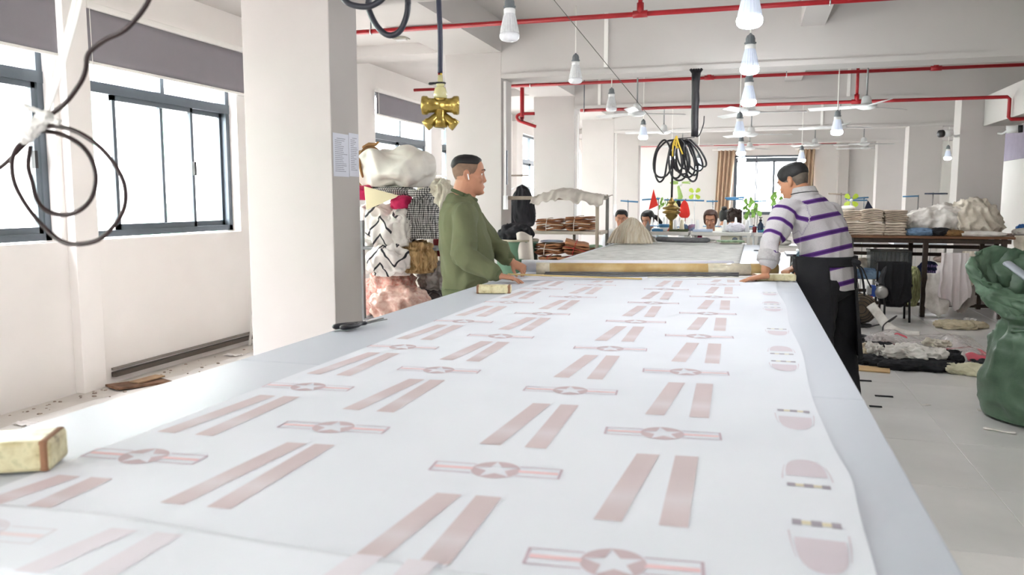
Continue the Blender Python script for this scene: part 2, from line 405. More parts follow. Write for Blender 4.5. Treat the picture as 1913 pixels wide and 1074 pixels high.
# --- outside: pale building opposite, yard
M_fac = mat('pale_facade', (238, 236, 232), .9); M_gwin = mat('green_shop_glass', (120, 178, 148), .3)
b_ = empty('building', (-16, 8, 0), 'pale building with green tinted windows across the yard', 'building')
MB().box(-4, 0, -22, 24, -4, 9).build('facade', M_fac, b_)
for zz in (-.2, 2.6, 5.4):
    for k in range(14):
        yy = -20 + k * 3.1
        f = MB().box(0, .08, yy - .85, yy + .85, zz - .1, zz + 1.5).build('facade_window', M_gwin, b_)
        MB().box(.08, .12, yy - .03, yy + .03, zz - .1, zz + 1.5).build('glazing_bar', M_trim, f)
        MB().box(0, .16, yy - .95, yy + .95, zz - .2, zz - .1).build('window_ledge', M_trim, f)
MB().box(-40, XW - .3, -40, 60, -4.3, -4).build('yard_ground', mat('pale_concrete_yard', (190, 188, 184), .9), kind='structure', label='pale concrete yard outside')
MB().box(-40, 40, YF + .5, 60, -4.3, -4).build('yard_ground', mat('pale_concrete_yard', (190, 188, 184), .9), kind='structure', label='concrete yard beyond the far wall')

# daylight portals: tell the renderer where the sky comes in (they emit nothing themselves)
def portal(c, rot, sx, sy):
    d = bpy.data.lights.new('window_portal', 'AREA'); d.shape = 'RECTANGLE'; d.size = sx; d.size_y = sy
    d.cycles.is_portal = True
    o = bpy.data.objects.new('window_portal', d); COL.objects.link(o); o.location = c; o.rotation_euler = rot
for a, b in OPEN: portal((XW - .26, (a + b) / 2, (ZS + ZH) / 2), (0, -PI / 2, 0), ZH - ZS, b - a)
portal(((x0 + x1) / 2, YF + .26, 1.8), (-PI / 2, 0, 0), x1 - x0, 1.62); portal(((X0 + X1) / 2, YF + .26, 1.8), (-PI / 2, 0, 0), X1 - X0, 1.62)
for a, b in bo: portal(((a + b) / 2, YB - .22, 1.95), (PI / 2, 0, 0), b - a, 1.7)
# ================================================================== CUTTING TABLE
TZ = .90; TL, TR, TN, TF = -1.53, .29, .80, 9.45
M_lam = mat('pale_laminate', (190, 195, 205), .42, var=.015, nscale=2.5, bump=.03, bscale=60, spec=.35)
M_edge = mat('laminate_edge', (200, 200, 200), .5)
M_leg = mat('grey_steel_leg', (120, 122, 124), .45, .3)
tb = empty('cutting_table', (0, 0, 0), 'very long white laminate cutting table running down the workshop', 'table')
ys = [TN, 2.15, 4.6, 7.05, TF]
for a, b in zip(ys[:-1], ys[1:]):
    MB().bbox(((TL + TR) / 2, (a + b) / 2, TZ - .012), (TR - TL, b - a - .0016, .024), .0025).build('table_board', M_lam, tb)
MB().box(TL + .04, TR - .04, TN + .04, TF - .04, TZ - .03, TZ - .0245).build('underlay', M_edge, tb)
for x in (TL + .12, TR - .12):
    MB().box(x - .025, x + .025, TN + .05, TF - .05, TZ - .10, TZ - .03).build('side_rail', M_leg, tb)
    for k in range(8): MB().bbox((x, 1.0 + k * 1.17, .4), (.05, .05, .8), .004).build('leg', M_leg, tb)

# ---- printed cloth
CL, CR, CN = -1.24, .172, .80
def cfar(x): return 4.83 + (x - CL) * .38
def cz(x, y):
    z = .0022 + .0012 * (fnoise(V((x * 2.2, y * 1.6, 2)), 2) + .6)
    z += .004 * math.exp(-((y - 1.34 - .10 * (x - .1)) / .05) ** 2) * sm(-.35, .1, x)          # soft ruck at the near right
    z += .012 * math.exp(-((x - .10) / .05) ** 2 - ((y - 5.0) / .12) ** 2)                        # pinched by the man's hand
    return TZ + max(z, .0012)
def cxr(y): return CR + .006 * math.sin(y * 5.1) + .008 * sm(1.5, 1.2, y) - .012 * sm(3.5, 5.2, y) + .012 * math.exp(-((y - 1.5) / .12) ** 2)
T = NT('printing_cloth'); T.b.inputs['Base Color'].default_value = (*lin((221, 224, 231)), 1); T.b.inputs['Roughness'].default_value = .75
T.b.inputs['Specular IOR Level'].default_value = .25
vec = T.coord('Object'); T.bump(T.noise(vec, 420, 2), .06, .002)
cc = T.ramp(T.noise(vec, 1.1, 4), [(.35, lin((215, 218, 226))), (.65, lin((223, 226, 233)))]); T.l(cc, T.b.inputs['Base Color']); M_cloth = T.m
def cf(u, v):
    x = CL + (CR - CL) * u; y = CN + (cfar(x) - CN) * v; x = CL + (cxr(y) - CL) * u
    return V((x, y, cz(x, y)))
m = MB().grid(cf, 70, 190)
# short drop over the near table edge
n0 = len(m.v); m.grid(lambda u, v: V((CL + (cxr(CN) - CL) * u, CN - .022 * math.sin(v * PI / 2) - .004 * math.sin(u * 30) * v, cz(CL + (cxr(CN) - CL) * u, CN) - .16 * v * v)), 70, 10)
cloth = m.build('printed_cloth', M_cloth, None, True, label='white cloth printed with star badges and faded bars spread along the cutting table', cat='cloth')

def strip_print(quad, n, mt, name='print'):
    """flat ink on the cloth: quad = 4 corners (bl, br, tr, tl), n = cuts along"""
    bl, br, tr, tl = [V((*p, 0)) for p in quad]
    m = MB()
    def f(u, v):
        p = (bl.lerp(br, u)).lerp(tl.lerp(tr, u), v); return V((p.x, p.y, cz(p.x, p.y) + .0007))
    m.grid(f, 2, n); return m
def ink(name, rgb, fade=None):
    T = NT(name); vec = T.coord('Object')
    a = T.ramp(T.noise(vec, 5, 3), [(.3, lin(rgb)), (.7, lin(tuple(min(255, c + 6) for c in rgb)))])
    if fade:      # printed fade: paler band part way up each bar
        at = T.n('ShaderNodeAttribute', attribute_name='along')
        r = T.ramp(at.outputs['Fac'], [(0, (0, 0, 0)), (.14, (.15, .15, .15)), (.3, (.75, .75, .75)), (.45, (.15, .15, .15)), (.7, (0, 0, 0)), (1, (0, 0, 0))])
        mx = T.n('ShaderNodeMix', data_type='RGBA'); T.l(r, mx.inputs[0]); T.l(a, mx.inputs[6]); mx.inputs[7].default_value = (*lin(fade), 1); a = mx.outputs[2]
    T.l(a, T.b.inputs['Base Color']); T.b.inputs['Roughness'].default_value = .75; T.b.inputs['Specular IOR Level'].default_value = .2
    return T.m
INK_bar = ink('faded_maroon_ink', (197, 182, 184), (211, 204, 209)); INK_star = ink('dusty_rose_ink', (192, 174, 179)); INK_line = ink('mauve_ink', (188, 170, 181)); INK_red = ink('pale_red_ink', (226, 191, 194))
INK_dome = ink('mauve_dome_ink', (204, 194, 202)); INK_spot = ink('grey_plum_ink', (158, 151, 162)); INK_gold = ink('pale_gold_ink', (211, 202, 176))
ROT = math.radians(5.0)
def bar_pair(xa, xb, y0, ln, fade):
    for k, (a, b) in enumerate(((xa, xa + .044), (xb - .044, xb))):
        sh = math.tan(ROT)
        xm = (xa + xb) / 2
        lean = .014 if k == 0 else -.004
        q = [(a - lean * .5, y0 + (a - xm) * sh * .6), (b - lean * .5, y0 + (b - xm) * sh * .6), (b + lean, y0 + ln + (b - xm) * sh), (a + lean, y0 + ln + (a - xm) * sh)]
        o = strip_print(q, 14, None).build('bar_print', INK_bar, cloth, fix=False)
        at = o.data.attributes.new('along', 'FLOAT', 'POINT')
        for i in range(len(o.data.vertices)): at.data[i].value = (i // 3) / 14
def badge(cx, cy, s=1.0):
    c, sn = math.cos(ROT), math.sin(ROT)
    def p(x, y): X = cx + (x * c - y * sn) * s; Y = cy + (x * sn + y * c) * s; return V((X, Y, cz(X, Y) + .0007))
    L, h, t, R = .123, .027, .0035, .046
    for sgn in (-1, 1):
        m = MB(); x0, x1 = sgn * (R - .004), sgn * L
        for (a, b, c0, d) in ((x0, x1, h - t, h), (x0, x1, -h, -h + t), (x1 - sgn * t * 1.4, x1, -h, h)):
            m.add([p(a, c0), p(b, c0), p(b, d), p(a, d)], [(0, 1, 2, 3)])
        m.build('badge_outline', INK_line, cloth, fix=False)
    for sgn in (-1, 1): MB().add([p(sgn * (R - .003), -.006), p(sgn * (L - .006), -.006), p(sgn * (L - .006), .006), p(sgn * (R - .003), .006)], [(0, 1, 2, 3)]).build('badge_stripe', INK_red, cloth, fix=False)
    m = MB(); n = 40; a0 = PI / 2 + .12
    # disc minus star: fan between the star outline and the circle
    star = []
    for k in range(10):
        r = R * .97 if k % 2 == 0 else R * .40
        star.append((r * math.cos(a0 + k * PI / 5), r * math.sin(a0 + k * PI / 5)))
    for k in range(10):
        (ax, ay), (bx_, by) = star[k], star[(k + 1) % 10]
        inn = []; out = []
        for q in range(5):
            t_ = q / 4; inn.append(p(lerp(ax, bx_, t_), lerp(ay, by, t_))); an = a0 + (k + t_) * PI / 5; out.append(p(R * math.cos(an), R * math.sin(an)))
        m.add(inn + out, [(q, q + 1, q + 6, q + 5) for q in range(4)])
    m.build('star_disc', INK_star, cloth, fix=False)
BCOL = [(-1.12, [.63, 1.257, 1.867, 2.48, 3.086, 3.74, 4.37], (-1.205, -1.078)), (-.865, [.92, 1.542, 2.169, 2.781, 3.40, 4.04, 4.66], (-.915, -.793)),
        (-.438, [.74, 1.376, 2.024, 2.65, 3.286, 3.91, 4.54], (-.512, -.382)), (-.166, [1.054, 1.70, 2.344, 2.986, 3.61, 4.25, 4.88], (-.214, -.078))]
for cx_, ms, (xa, xb) in BCOL:
    for k, my in enumerate(ms):
        if my > .9: badge(cx_, my)
        y0 = max(my + .148, .98); y1 = min(my + .50, cfar(xa) - .03)
        if y1 > y0 + .06: bar_pair(xa, xb, y0, y1 - y0, k)
def cap_print(cx, y0, y1):
    """dome shape with side strips and a row of dark and gold spots; y0 is the dome end"""
    s = 1 if y1 > y0 else -1; L = abs(y1 - y0)
    def p(x, t): X = cx + x; Y = y0 + s * t * L; return V((X, Y, cz(X, Y) + .0007))
    W_ = .036
    m = MB(); prev = None
    prof = [(0, .0), (.02, .35), (.06, .6), (.12, .78), (.2, .9), (.3, .97), (.42, 1), (.5, .98)]
    lft = [p(-W_ * w, t) for t, w in prof]; rgt = [p(W_ * w, t) for t, w in prof]
    m.add(lft + rgt, [(i, i + 1, i + 9, i + 8) for i in range(7)]); m.build('dome_print', INK_dome, cloth, fix=False)
    for g in (-1, 1):
        m = MB(); a = [p(g * W_ * w, t) for t, w in ((.2, 1.02), (.3, 1.1), (.45, 1.18), (.6, 1.22))]; b = [p(g * W_ * w, t) for t, w in ((.2, .98), (.3, 1.06), (.45, 1.12), (.6, 1.14))]
        m.add(a + b, [(i, i + 1, i + 5, i + 4) for i in range(3)])
        m.build('side_print', INK_dome, cloth, fix=False)
    for k, (xa, xb) in enumerate(((-.036, -.022), (-.008, .008), (.022, .036))):
        m = MB().add([p(xa, .70), p(xb, .70), p(xb, .79), p(xa, .79)], [(0, 1, 2, 3)]); m.build('spot_print', INK_spot, cloth, fix=False)
    for xa, xb in ((-.022, -.008), (.008, .022)): MB().add([p(xa, .715), p(xb, .715), p(xb, .775), p(xa, .775)], [(0, 1, 2, 3)]).build('gold_print', INK_gold, cloth, fix=False)
for y0, y1 in ((1.10, 1.335), (1.60, 1.40), (1.81, 2.03), (2.44, 2.64), (2.865, 2.665), (3.09, 3.30), (3.76, 3.95), (4.14, 3.97), (4.40, 4.58)): cap_print(.113, y0, y1)

# second, folded-over layer of the same thin cloth at the near end
M_thin = mat('thin_white_voile', (222, 225, 232), .8, var=.01, bump=.05, bscale=300, spec=.2)
def ff(u, v):
    x = CL - .003 + (.16 - CL) * u; ye = .972 + .02 * math.sin(x * 5) + .03 * sm(-.7, .1, x); y = .79 + (ye - .79) * v
    return V((x, y, cz(x, y) + .0035 + .0015 * math.sin(x * 14 + y * 9)))
fc_ = MB().grid(ff, 60, 14).build('folded_cloth_layer', M_thin, None, True, solid=.0006, label='thin white cloth layer with faint print folded over the near end of the table', cat='cloth')
_cz, cz = cz, (lambda x, y: _cz(x, y) + .0036 + .0015 * math.sin(x * 14 + y * 9)); _c0, cloth = cloth, fc_
_i = (INK_bar, INK_star, INK_line, INK_red)
INK_bar = ink('faint_bar_ink', (214, 208, 215)); INK_star = INK_line = ink('faint_badge_ink', (209, 205, 211)); INK_red = ink('faint_red_ink', (222, 209, 213))
bar_pair(-.925, -.79, .80, .155, 0); bar_pair(-.53, -.39, .81, .165, 0); badge(-1.105, .885); bar_pair(-.21, -.075, .81, .165, 0)
cz, cloth = _cz, _c0; INK_bar, INK_star, INK_line, INK_red = _i
# ---- white paper and roll past the cloth, tan tube, grey fabric
M_paper = mat('white_marker_paper', (226, 226, 236), .6, var=.02)
MB().grid(lambda u, v: V((-1.38 + 1.45 * u, cfar(-1.38 + 1.45 * u) + .004 + .40 * v, TZ + .002 + .002 * (fnoise(V((u * 3, v * 5, 0))) + .6))), 40, 20).build('paper_sheet', M_paper, None, True, solid=.0008, label='white paper sheet lying under the long tan tube', cat='paper')
pr = empty('paper_roll', (0, 0, 0), 'lilac white paper roll across the table behind the tan tube', 'roll')
MB().cyl((-1.50, 5.315, TZ + .050), (-.10, 5.645, TZ + .050), .042, 24).build('rolled_paper', M_paper, pr, True)
MB().cyl((-1.512, 5.312, TZ + .050), (-1.49, 5.317, TZ + .050), .02, 16).build('roll_core', mat('brown_card', (166, 140, 110), .8), pr, True)
T = NT('taped_cardboard'); vec = T.coord('Object', (1, 1, 1))
c = T.ramp(T.noise(vec, 6, 4), [(.25, lin((148, 118, 72))), (.5, lin((184, 154, 98))), (.75, lin((204, 182, 134)))]); T.l(c, T.b.inputs['Base Color'])
T.b.inputs['Roughness'].default_value = .35; T.bump(T.noise(vec, 40, 3), .25, .003); M_tube = T.m
A = V((-1.372, 5.225, TZ + .043)); B = V((.20, 5.594, TZ + .043)); D = (B - A).normalized()
tu = empty('fabric_roll_tube', (0, 0, 0), 'long tan cardboard tube wrapped in clear tape lying across the table', 'tube')
MB().tube([A + D * t for t in (0, .05, .10, .101, .8, 1.2, 1.201, 1.60)], [.036, .0362, .0362, .038, .038, .0382, .0392, .0392], 28).build('tube_body', M_tube, tu, True)
tp = mat('clear_tape', (214, 204, 180), .15, var=.1, nscale=30, bump=.4, bscale=50, coat=.5)
for t0, t1 in ((.0, .09), (1.14, 1.42)): MB().tube([A + D * t0, A + D * t1], .0393 if t0 < 1 else .0398, 28, caps=False).build('tape_wrap', tp, tu, True, solid=.0006)
# grey folded cloth just in front of the tube
M_greyf = mat('grey_marl_fabric', (112, 112, 114), .9, var=.2, nscale=30, bump=.3, bscale=120, stretch=(.3, 3, 3))
M_greyl = mat('pale_grey_knit', (206, 206, 202), .95, var=.12, nscale=26, bump=.35, bscale=90, stretch=(.35, 2.4, 1), rgb2=(146, 146, 144))
m = MB()
for k in range(4):
    p0 = V((-1.285, 5.075 + .016 * k, TZ + .010 + .006 * k)); p1 = V((-.06, 5.39 + .016 * k, TZ + .010 + .006 * k))
    m.tube([p0.lerp(p1, i / 12) + V((0, .006 * math.sin(i * 1.3 + k), .001 * math.sin(i + k * 2))) for i in range(13)], .012, 10, flat=.30)
gf = m.build('folded_grey_fabric', M_greyf, None, True, label='flat folded grey fabric edge lying in front of the tan tube', cat='fabric')
MB().grid(lambda u, v: V((-.62 + .62 * u, 5.165 + .19 * u + .05 * v, TZ + .0065 + .002 * math.sin(u * 40) * v)), 30, 4).build('selvedge_scrap', mat('cream_selvedge', (222, 218, 206), .9), None, True, solid=.003, label='pale frayed selvedge strip beside the folded grey fabric', cat='fabric')
# big sheet of grey fabric at the far half of the table
def gs(u, v):
    y = 6.30 + (9.42 - 6.30) * v; xl = -1.47 + .04 * v; xr = -.07 + .02 * v
    return V((xl + (xr - xl) * u, y, TZ + .012 + .006 * fnoise(V((u * 3.5, v * 26, 1)), 3)))
MB().grid(gs, 50, 90).build('grey_fabric_sheet', M_greyl, None, True, solid=.006, label='wide pale grey knit fabric spread over the far half of the cutting table', cat='fabric')
# small things on the far table edge
mg = MB().bbox((-.20, 9.30, TZ + .045), (.26, .20, .02), .004, Matrix.Rotation(.3, 4, 'Z')).build('pattern_book', mat('green_white_print', (150, 176, 140), .6, var=.35, nscale=18), None, label='green and white booklet at the far end of the grey fabric sheet', cat='booklet')
MB().bbox((.12, 8.3, TZ + .006), (.14, .05, .008), .002, Matrix.Rotation(-.4, 4, 'Z')).build('marking_knife', mat('navy_plastic', (40, 46, 66), .4), None, label='dark marking knife on the bare far right of the table', cat='knife')
M_beige = mat('beige_cotton', (196, 188, 172), .95, var=.10, nscale=14, bump=.3, bscale=60, rgb2=(164, 154, 136))
def fan_(u, v):
    s_ = 2 * u - 1; ph = u * 46 + 2.5 * noise.noise(V((u * 4, v * 2, 1))); pl_ = (1 - abs(math.sin(ph)))
    return V((-1.275 + s_ * .25 * (.42 + .58 * v ** .8) + .03 * v * math.sin(u * 9), 9.08 - .26 * v * (1 - .35 * s_ * s_) - .030 * pl_ * v, TZ + .026 + .275 * (1 - v ** 1.7) * (1 - .32 * s_ * s_) + .012 * pl_ * (1 - v)))
bg_ = MB().grid(fan_, 120, 24)
bg_.grid(lambda u, v: V((-1.275 + (2 * u - 1) * .25 * (.42 + .58 * v ** .8), 9.08 + .24 * v * (1 - .35 * (2 * u - 1) ** 2), TZ + .026 + .272 * (1 - v ** 1.5) * (1 - .32 * (2 * u - 1) ** 2))), 40, 12)
bg_.build('draped_beige_cloth', mat('light_beige_cotton', (216, 208, 192), .95, var=.08, nscale=10, bump=.3, bscale=80, stretch=(3, 1, .4), rgb2=(190, 176, 152)), None, True, solid=.004, label='fan of pleated pale beige cloth at the far left corner of the cutting table', cat='fabric')
m = MB(); m.tube(spline([(-1.0, 9.20, TZ + .065), (-.85, 9.12, TZ + .062), (-.62, 9.14, TZ + .058), (-.42, 9.20, TZ + .058)], 6), [.03] + [.04] * 17 + [.02], 14, flat=.75)
m.build('rolled_grey_cloth', M_greyf, None, True, label='loosely rolled grey cloth behind the grey fabric sheet', cat='fabric')

# ---- weights, shears, ruler
T = NT('taped_brick'); vec = T.coord('Object', (1, 1, 1))
c = T.ramp(T.noise(vec, 26, 5), [(.28, lin((120, 96, 70))), (.42, lin((196, 184, 140))), (.6, lin((222, 214, 176))), (.8, lin((150, 150, 96)))]); T.l(c, T.b.inputs['Base Color'])
T.b.inputs['Roughness'].default_value = .4; T.bump(T.noise(vec, 60, 3), .3, .003); M_brick = T.m
M_rust = mat('rust_brown', (156, 116, 88), .8, var=.2)
def weight(c, d, rz, label):
    o = empty('fabric_weight', c, label, 'weight', 'taped block weights on the cutting table', rz)
    m = MB().bbox((0, 0, d[2] / 2), d, .008); me = m.build('taped_block', M_brick, o)
    MB().bbox((d[0] / 2 - .012, 0, d[2] / 2), (.018, d[1] + .002, d[2] + .0015), .006).build('tape_band', M_rust if d[0] < .22 else mat('cream_tape', (206, 196, 160), .5, var=.15), o)
    MB().bbox((-d[0] / 2 + .006, 0, d[2] / 2), (.014, d[1] + .001, d[2] + .001), .004).build('worn_end', M_rust, o)
weight((-1.315, 4.115, TZ + .002), (.185, .085, .042), math.radians(14), 'taped block weight beside the hand of the man in green')
weight((-1.33, 1.13, TZ + .004), (.20, .10, .058), math.radians(28), 'taped block weight at the near left corner of the table')
weight((.155, 5.215, TZ + .006), (.25, .085, .04), math.radians(13), 'taped block weight behind the hands of the man in stripes')
sh = empty('fabric_shears', (-1.455, 2.86, TZ + .004), 'black handled fabric shears on the left edge of the table', 'shears', rz=math.radians(72))
M_blade = mat('shear_steel', (150, 150, 148), .3, .9); M_grip = mat('black_grip', (30, 30, 36), .35)
MB().poly([(0, -.012, .008), (.13, .0, .008), (.135, .004, .008), (0, .012, .008)], (0, 0, .004)).build('blade', M_blade, sh)
MB().poly([(0, -.010, .013), (.12, .010, .013), (.125, .015, .013), (0, .014, .013)], (0, 0, .004)).build('blade', M_blade, sh)
MB().cyl((.005, 0, .006), (.005, 0, .022), .008, 12).build('pivot_screw', M_chrome, sh, True)
MB().tube(spline([(0, .006, .011), (-.04, .012, .012), (-.08, .03, .012), (-.125, .034, .012), (-.14, .018, .012), (-.12, .004, .012), (-.07, .006, .012), (-.03, .002, .012)], 5), .0085, 8).build('handle', M_grip, sh, True)
MB().tube(spline([(0, -.006, .012), (-.03, -.008, .013), (-.07, -.03, .013), (-.12, -.04, .013), (-.14, -.022, .013), (-.12, -.006, .013), (-.06, -.008, .013)], 5), .0085, 8).build('handle', M_grip, sh, True)
M_wood = mat('ruler_wood', (204, 178, 122), .5, var=.12, nscale=14, stretch=(.2, 4, 4))
ra, rb = V((-1.475, 4.90, TZ + .030)), V((-.64, 5.055, TZ + .009)); rd = (rb - ra)
ru = empty('wooden_ruler', (0, 0, 0), 'long wooden ruler held by the man in green', 'ruler')
q = rd.to_track_quat('X', 'Z').to_matrix().to_4x4()
MB().bbox(ra.lerp(rb, .5), (rd.length, .034, .008), .0015, q).build('ruler_blade', M_wood, ru)
m = MB()
for k in range(80): m.bbox(ra + rd * ((k + 1) / 82), (.0014, .010 if k % 5 else .018, .0086), .0002, q)
mk = m.build('ruler_marks', M_dark, ru); mk['kind'] = 'stuff'
# ================================================================== PEOPLE
def remesh(mb, voxel, smooth=3):
    me = bpy.data.meshes.new('tmp'); me.from_pydata(mb.v, [], mb.f); me.update()
    bm = bmesh.new(); bm.from_mesh(me); bmesh.ops.recalc_face_normals(bm, faces=bm.faces); bm.to_mesh(me); bm.free()
    o = bpy.data.objects.new('tmp', me); COL.objects.link(o)
    m = o.modifiers.new('r', 'REMESH'); m.mode = 'VOXEL'; m.voxel_size = voxel
    s = o.modifiers.new('s', 'SMOOTH'); s.factor = .5; s.iterations = smooth
    dg = bpy.context.evaluated_depsgraph_get(); dg.update()
    out = bpy.data.meshes.new_from_object(o.evaluated_get(dg))
    bpy.data.objects.remove(o); bpy.data.meshes.remove(me); return out
def oring(c, side, fwd, w_, df, db, n=28, p=2.3, tilt=0):
    out = []
    for k in range(n):
        a = 2 * PI * k / n; ca, sa = math.cos(a), math.sin(a)
        x = math.copysign(abs(ca) ** (2 / p), ca) * w_; y = math.copysign(abs(sa) ** (2 / p), sa) * (df if sa > 0 else db)
        out.append(V(c) + side * x + fwd * y)
    return out
# head cross sections: z, front, back, half width (metres; origin mid-head, nose to +front)
HS = [(-.118, .070, .030, .012), (-.112, .086, .012, .028), (-.100, .093, -.006, .040), (-.082, .094, -.030, .051), (-.060, .094, -.050, .0585), (-.035, .093, -.072, .065), (-.010, .089, -.086, .0700),
      (.012, .087, -.094, .0735), (.035, .094, -.099, .0755), (.060, .091, -.100, .0755), (.082, .080, -.094, .0700), (.100, .060, -.078, .0580), (.112, .036, -.052, .0400), (.118, .010, -.022, .0160)]
def hsec(z):
    for a, b in zip(HS[:-1], HS[1:]):
        if z <= b[0]:
            t = max(0, (z - a[0]) / (b[0] - a[0])); return [lerp(a[i], b[i], t) for i in (1, 2, 3)]
    return list(HS[-1][1:])
def hpoint(z, th, off=0, k=1.0):
    f, b, w_ = hsec(z); yc = f * .30 + b * .30 + .004; ca, sa = math.cos(th), math.sin(th)
    x = math.copysign(abs(ca) ** .92, ca) * (w_ + off); y = yc + math.copysign(abs(sa) ** .92, sa) * ((f - yc) if sa > 0 else (yc - b)) + math.copysign(off, sa) * abs(sa)
    return V((x * k, y * k, z * k))
class Frame:
    """local head frame -> world"""
    def __init__(s, c, f, u):
        s.c = V(c); s.f = V(f).normalized(); s.l = V(u).cross(s.f).normalized(); s.u = s.f.cross(s.l).normalized()
    def __call__(s, p): return s.c - s.l * p[0] + s.f * p[1] + s.u * p[2]
def add_head(mb, F, k=1.0, nz=26, chub=1.0):
    zs = [lerp(-.118, .118, .5 - .5 * math.cos(PI * i / nz)) for i in range(nz + 1)]
    mb.loft([[F(V((p.x * (chub if z < 0 else 1), p.y, p.z))) for p in [hpoint(z, 2 * PI * j / 32, 0, k) for j in range(32)]] for z in zs])
    # nose, brow, lips, chin, ears
    q = lambda x, y, z: F(V((x * k, y * k, z * k)))
    mb.loft([[q(x * w_ + 0, y0 + y * d, z) for x, y in ((-1, -.6), (-.55, .5), (0, 1), (.55, .5), (1, -.6))] for z, w_, y0, d in ((.026, .008, .088, .006), (.006, .010, .090, .010), (-.014, .013, .092, .017), (-.027, .019, .094, .021), (-.036, .018, .093, .016), (-.041, .010, .090, .008))])
    for sx in (-1, 1):
        mb.limb([q(.010 * sx, .092, .032), q(.03 * sx, .088, .038), q(.05 * sx, .070, .034)], [.008, .009, .007], 8)
        mb.ball(q(.042 * sx, .066, -.025), (.022 * k, .022 * k, .02 * k), 10, 6)
        e = Matrix.Rotation(0, 4, 'Z')
        pts = [(.074, -.002, .012), (.083, -.012, .026), (.086, -.026, .020), (.084, -.028, -.002), (.079, -.016, -.022), (.073, -.004, -.030)]
        mb.limb([q(x * sx, y, z) for x, y, z in pts], [.006, .0065, .007, .007, .0075, .007], 8)
        mb.limb([q(.070 * sx, -.010, .010), q(.074 * sx, -.012, -.018)], [.012, .011], 8)
    mb.limb([q(-.020, .089, -.062), q(0, .096, -.060), q(.020, .089, -.062)], [.005, .007, .005], 8)
    mb.limb([q(-.017, .088, -.072), q(0, .094, -.073), q(.017, .088, -.072)], [.005, .008, .005], 8)
    mb.ball(q(0, .080, -.098), (.024 * k, .018 * k, .015 * k), 10, 6)
def shell(F, zlo, off, k=1.0, nth=48, nz=14, th0=0, th1=2 * PI, wob=0):
    """close-fitting hair: everything above the hairline zlo(theta)"""
    m = MB(); rows = []
    closed = abs(th1 - th0 - 2 * PI) < 1e-4
    for i in range(nz + 1):
        row = []
        for j in range(nth if closed else nth + 1):
            th = th0 + (th1 - th0) * j / nth; a = zlo(th); z = lerp(a, .1175, 1 - (1 - i / nz) ** 1.3)
            o = off * min(1, .15 + i / 2.0); p = hpoint(z, th, o, k); p.z += o * .8 * sm(.06, .118, z)
            if wob: p += (p - V((0, 0, 0))).normalized() * wob * noise.noise(p * 60)
            row.append(F(p))
        rows.append(row)
    m.loft(rows, caps=False) if closed else m.add([p for r in rows for p in r], [(i * (nth + 1) + j, i * (nth + 1) + j + 1, (i + 1) * (nth + 1) + j + 1, (i + 1) * (nth + 1) + j) for i in range(nz) for j in range(nth)])
    if closed:
        n = len(m.v); m.add([rows[-1][j] for j in range(nth)], [tuple(range(nth))])
    return m
def add_hand(mb, wrist, fwd, up, lat, curls, k=1.0, spread=.11, thumb=(.55, .5)):
    """wrist point, direction of the fingers, back-of-hand normal, direction towards the thumb"""
    fwd = V(fwd).normalized(); up = (V(up) - fwd * V(up).dot(fwd)).normalized(); lt = up.cross(fwd).normalized()
    if lt.dot(V(lat)) < 0: lt = -lt
    W_ = V(wrist); rings = []
    for t, w_, h in ((-.03, .026, .019), (0, .028, .018), (.03, .036, .016), (.065, .041, .0145), (.092, .040, .012), (.098, .034, .008)):
        rings.append(oring(W_ + fwd * t * k, lt, up, w_ * k, h * k, h * k, 16, 2.6))
    mb.loft(rings)
    for i, (off, ln, r) in enumerate(((.0305, .070, .0088), (.0105, .079, .0090), (-.0100, .073, .0086), (-.0300, .057, .0078))):
        d = (fwd + lt * spread * (1.4 - i) * .9).normalized(); ax = lt
        p = W_ + fwd * (.088 - .004 * abs(i - 1)) * k + lt * off * k - up * .001
        path = [p - d * .02]; rr = [r * k]; path.append(p); rr.append(r * k)
        a = 0
        for j, (seg, cu) in enumerate(zip((.46, .30, .24), curls[i])):
            a += math.radians(cu); dd = d * math.cos(a) - up * math.sin(a); p = p + dd * ln * seg * k; path.append(p); rr.append(r * k * (.95, .9, .78)[j])
        mb.limb(path, rr, 10)
    p = W_ + fwd * .022 * k + lt * .026 * k; d1 = (fwd * (1 - thumb[0]) + lt * thumb[0] - up * thumb[1] * .3).normalized(); d2 = (fwd * .9 + lt * thumb[0] * .5 - up * thumb[1] * .5).normalized()
    mb.limb([p - d1 * .012, p + d1 * .036 * k, p + d1 * .036 * k + d2 * .030 * k, p + d1 * .036 * k + d2 * .054 * k], [.014 * k, .0115 * k, .0100 * k, .0080 * k], 10)
def face_parts(root, F, k, skin_dark, brow_mat, mouth=True):
    q = lambda x, y, z: F(V((x * k, y * k, z * k)))
    for sx in (-1, 1):
        e = MB().ball(q(.031 * sx, .0765, .012), (.0105 * k,) * 3, 12, 8).build('eye', mat('eye_white', (226, 220, 214), .2), root, True)
        MB().ball(q(.031 * sx, .0822, .0105), (.0062 * k,) * 3, 10, 6).build('iris', mat('dark_iris', (38, 26, 22), .15), e, True)
        MB().limb([q((.031 - .014) * sx, .0865, .019), q(.031 * sx, .0905, .0205), q((.031 + .015) * sx, .0800, .017)], [.0035 * k] * 3, 6).build('eyelid', skin_dark, root, True)
        MB().limb([q(.013 * sx, .0985, .034), q(.030 * sx, .0955, .040), q(.050 * sx, .078, .035)], [.0035 * k, .0042 * k, .0025 * k], 6, flat=.8).build('eyebrow', brow_mat, root, True)
    if mouth: MB().limb([q(-.020, .0925, -.0665), q(0, .0995, -.066), q(.020, .0925, -.0665)], [.0025 * k, .0035 * k, .0025 * k], 6).build('lips', mat('lip_brown', (166, 104, 92), .5), root, True)

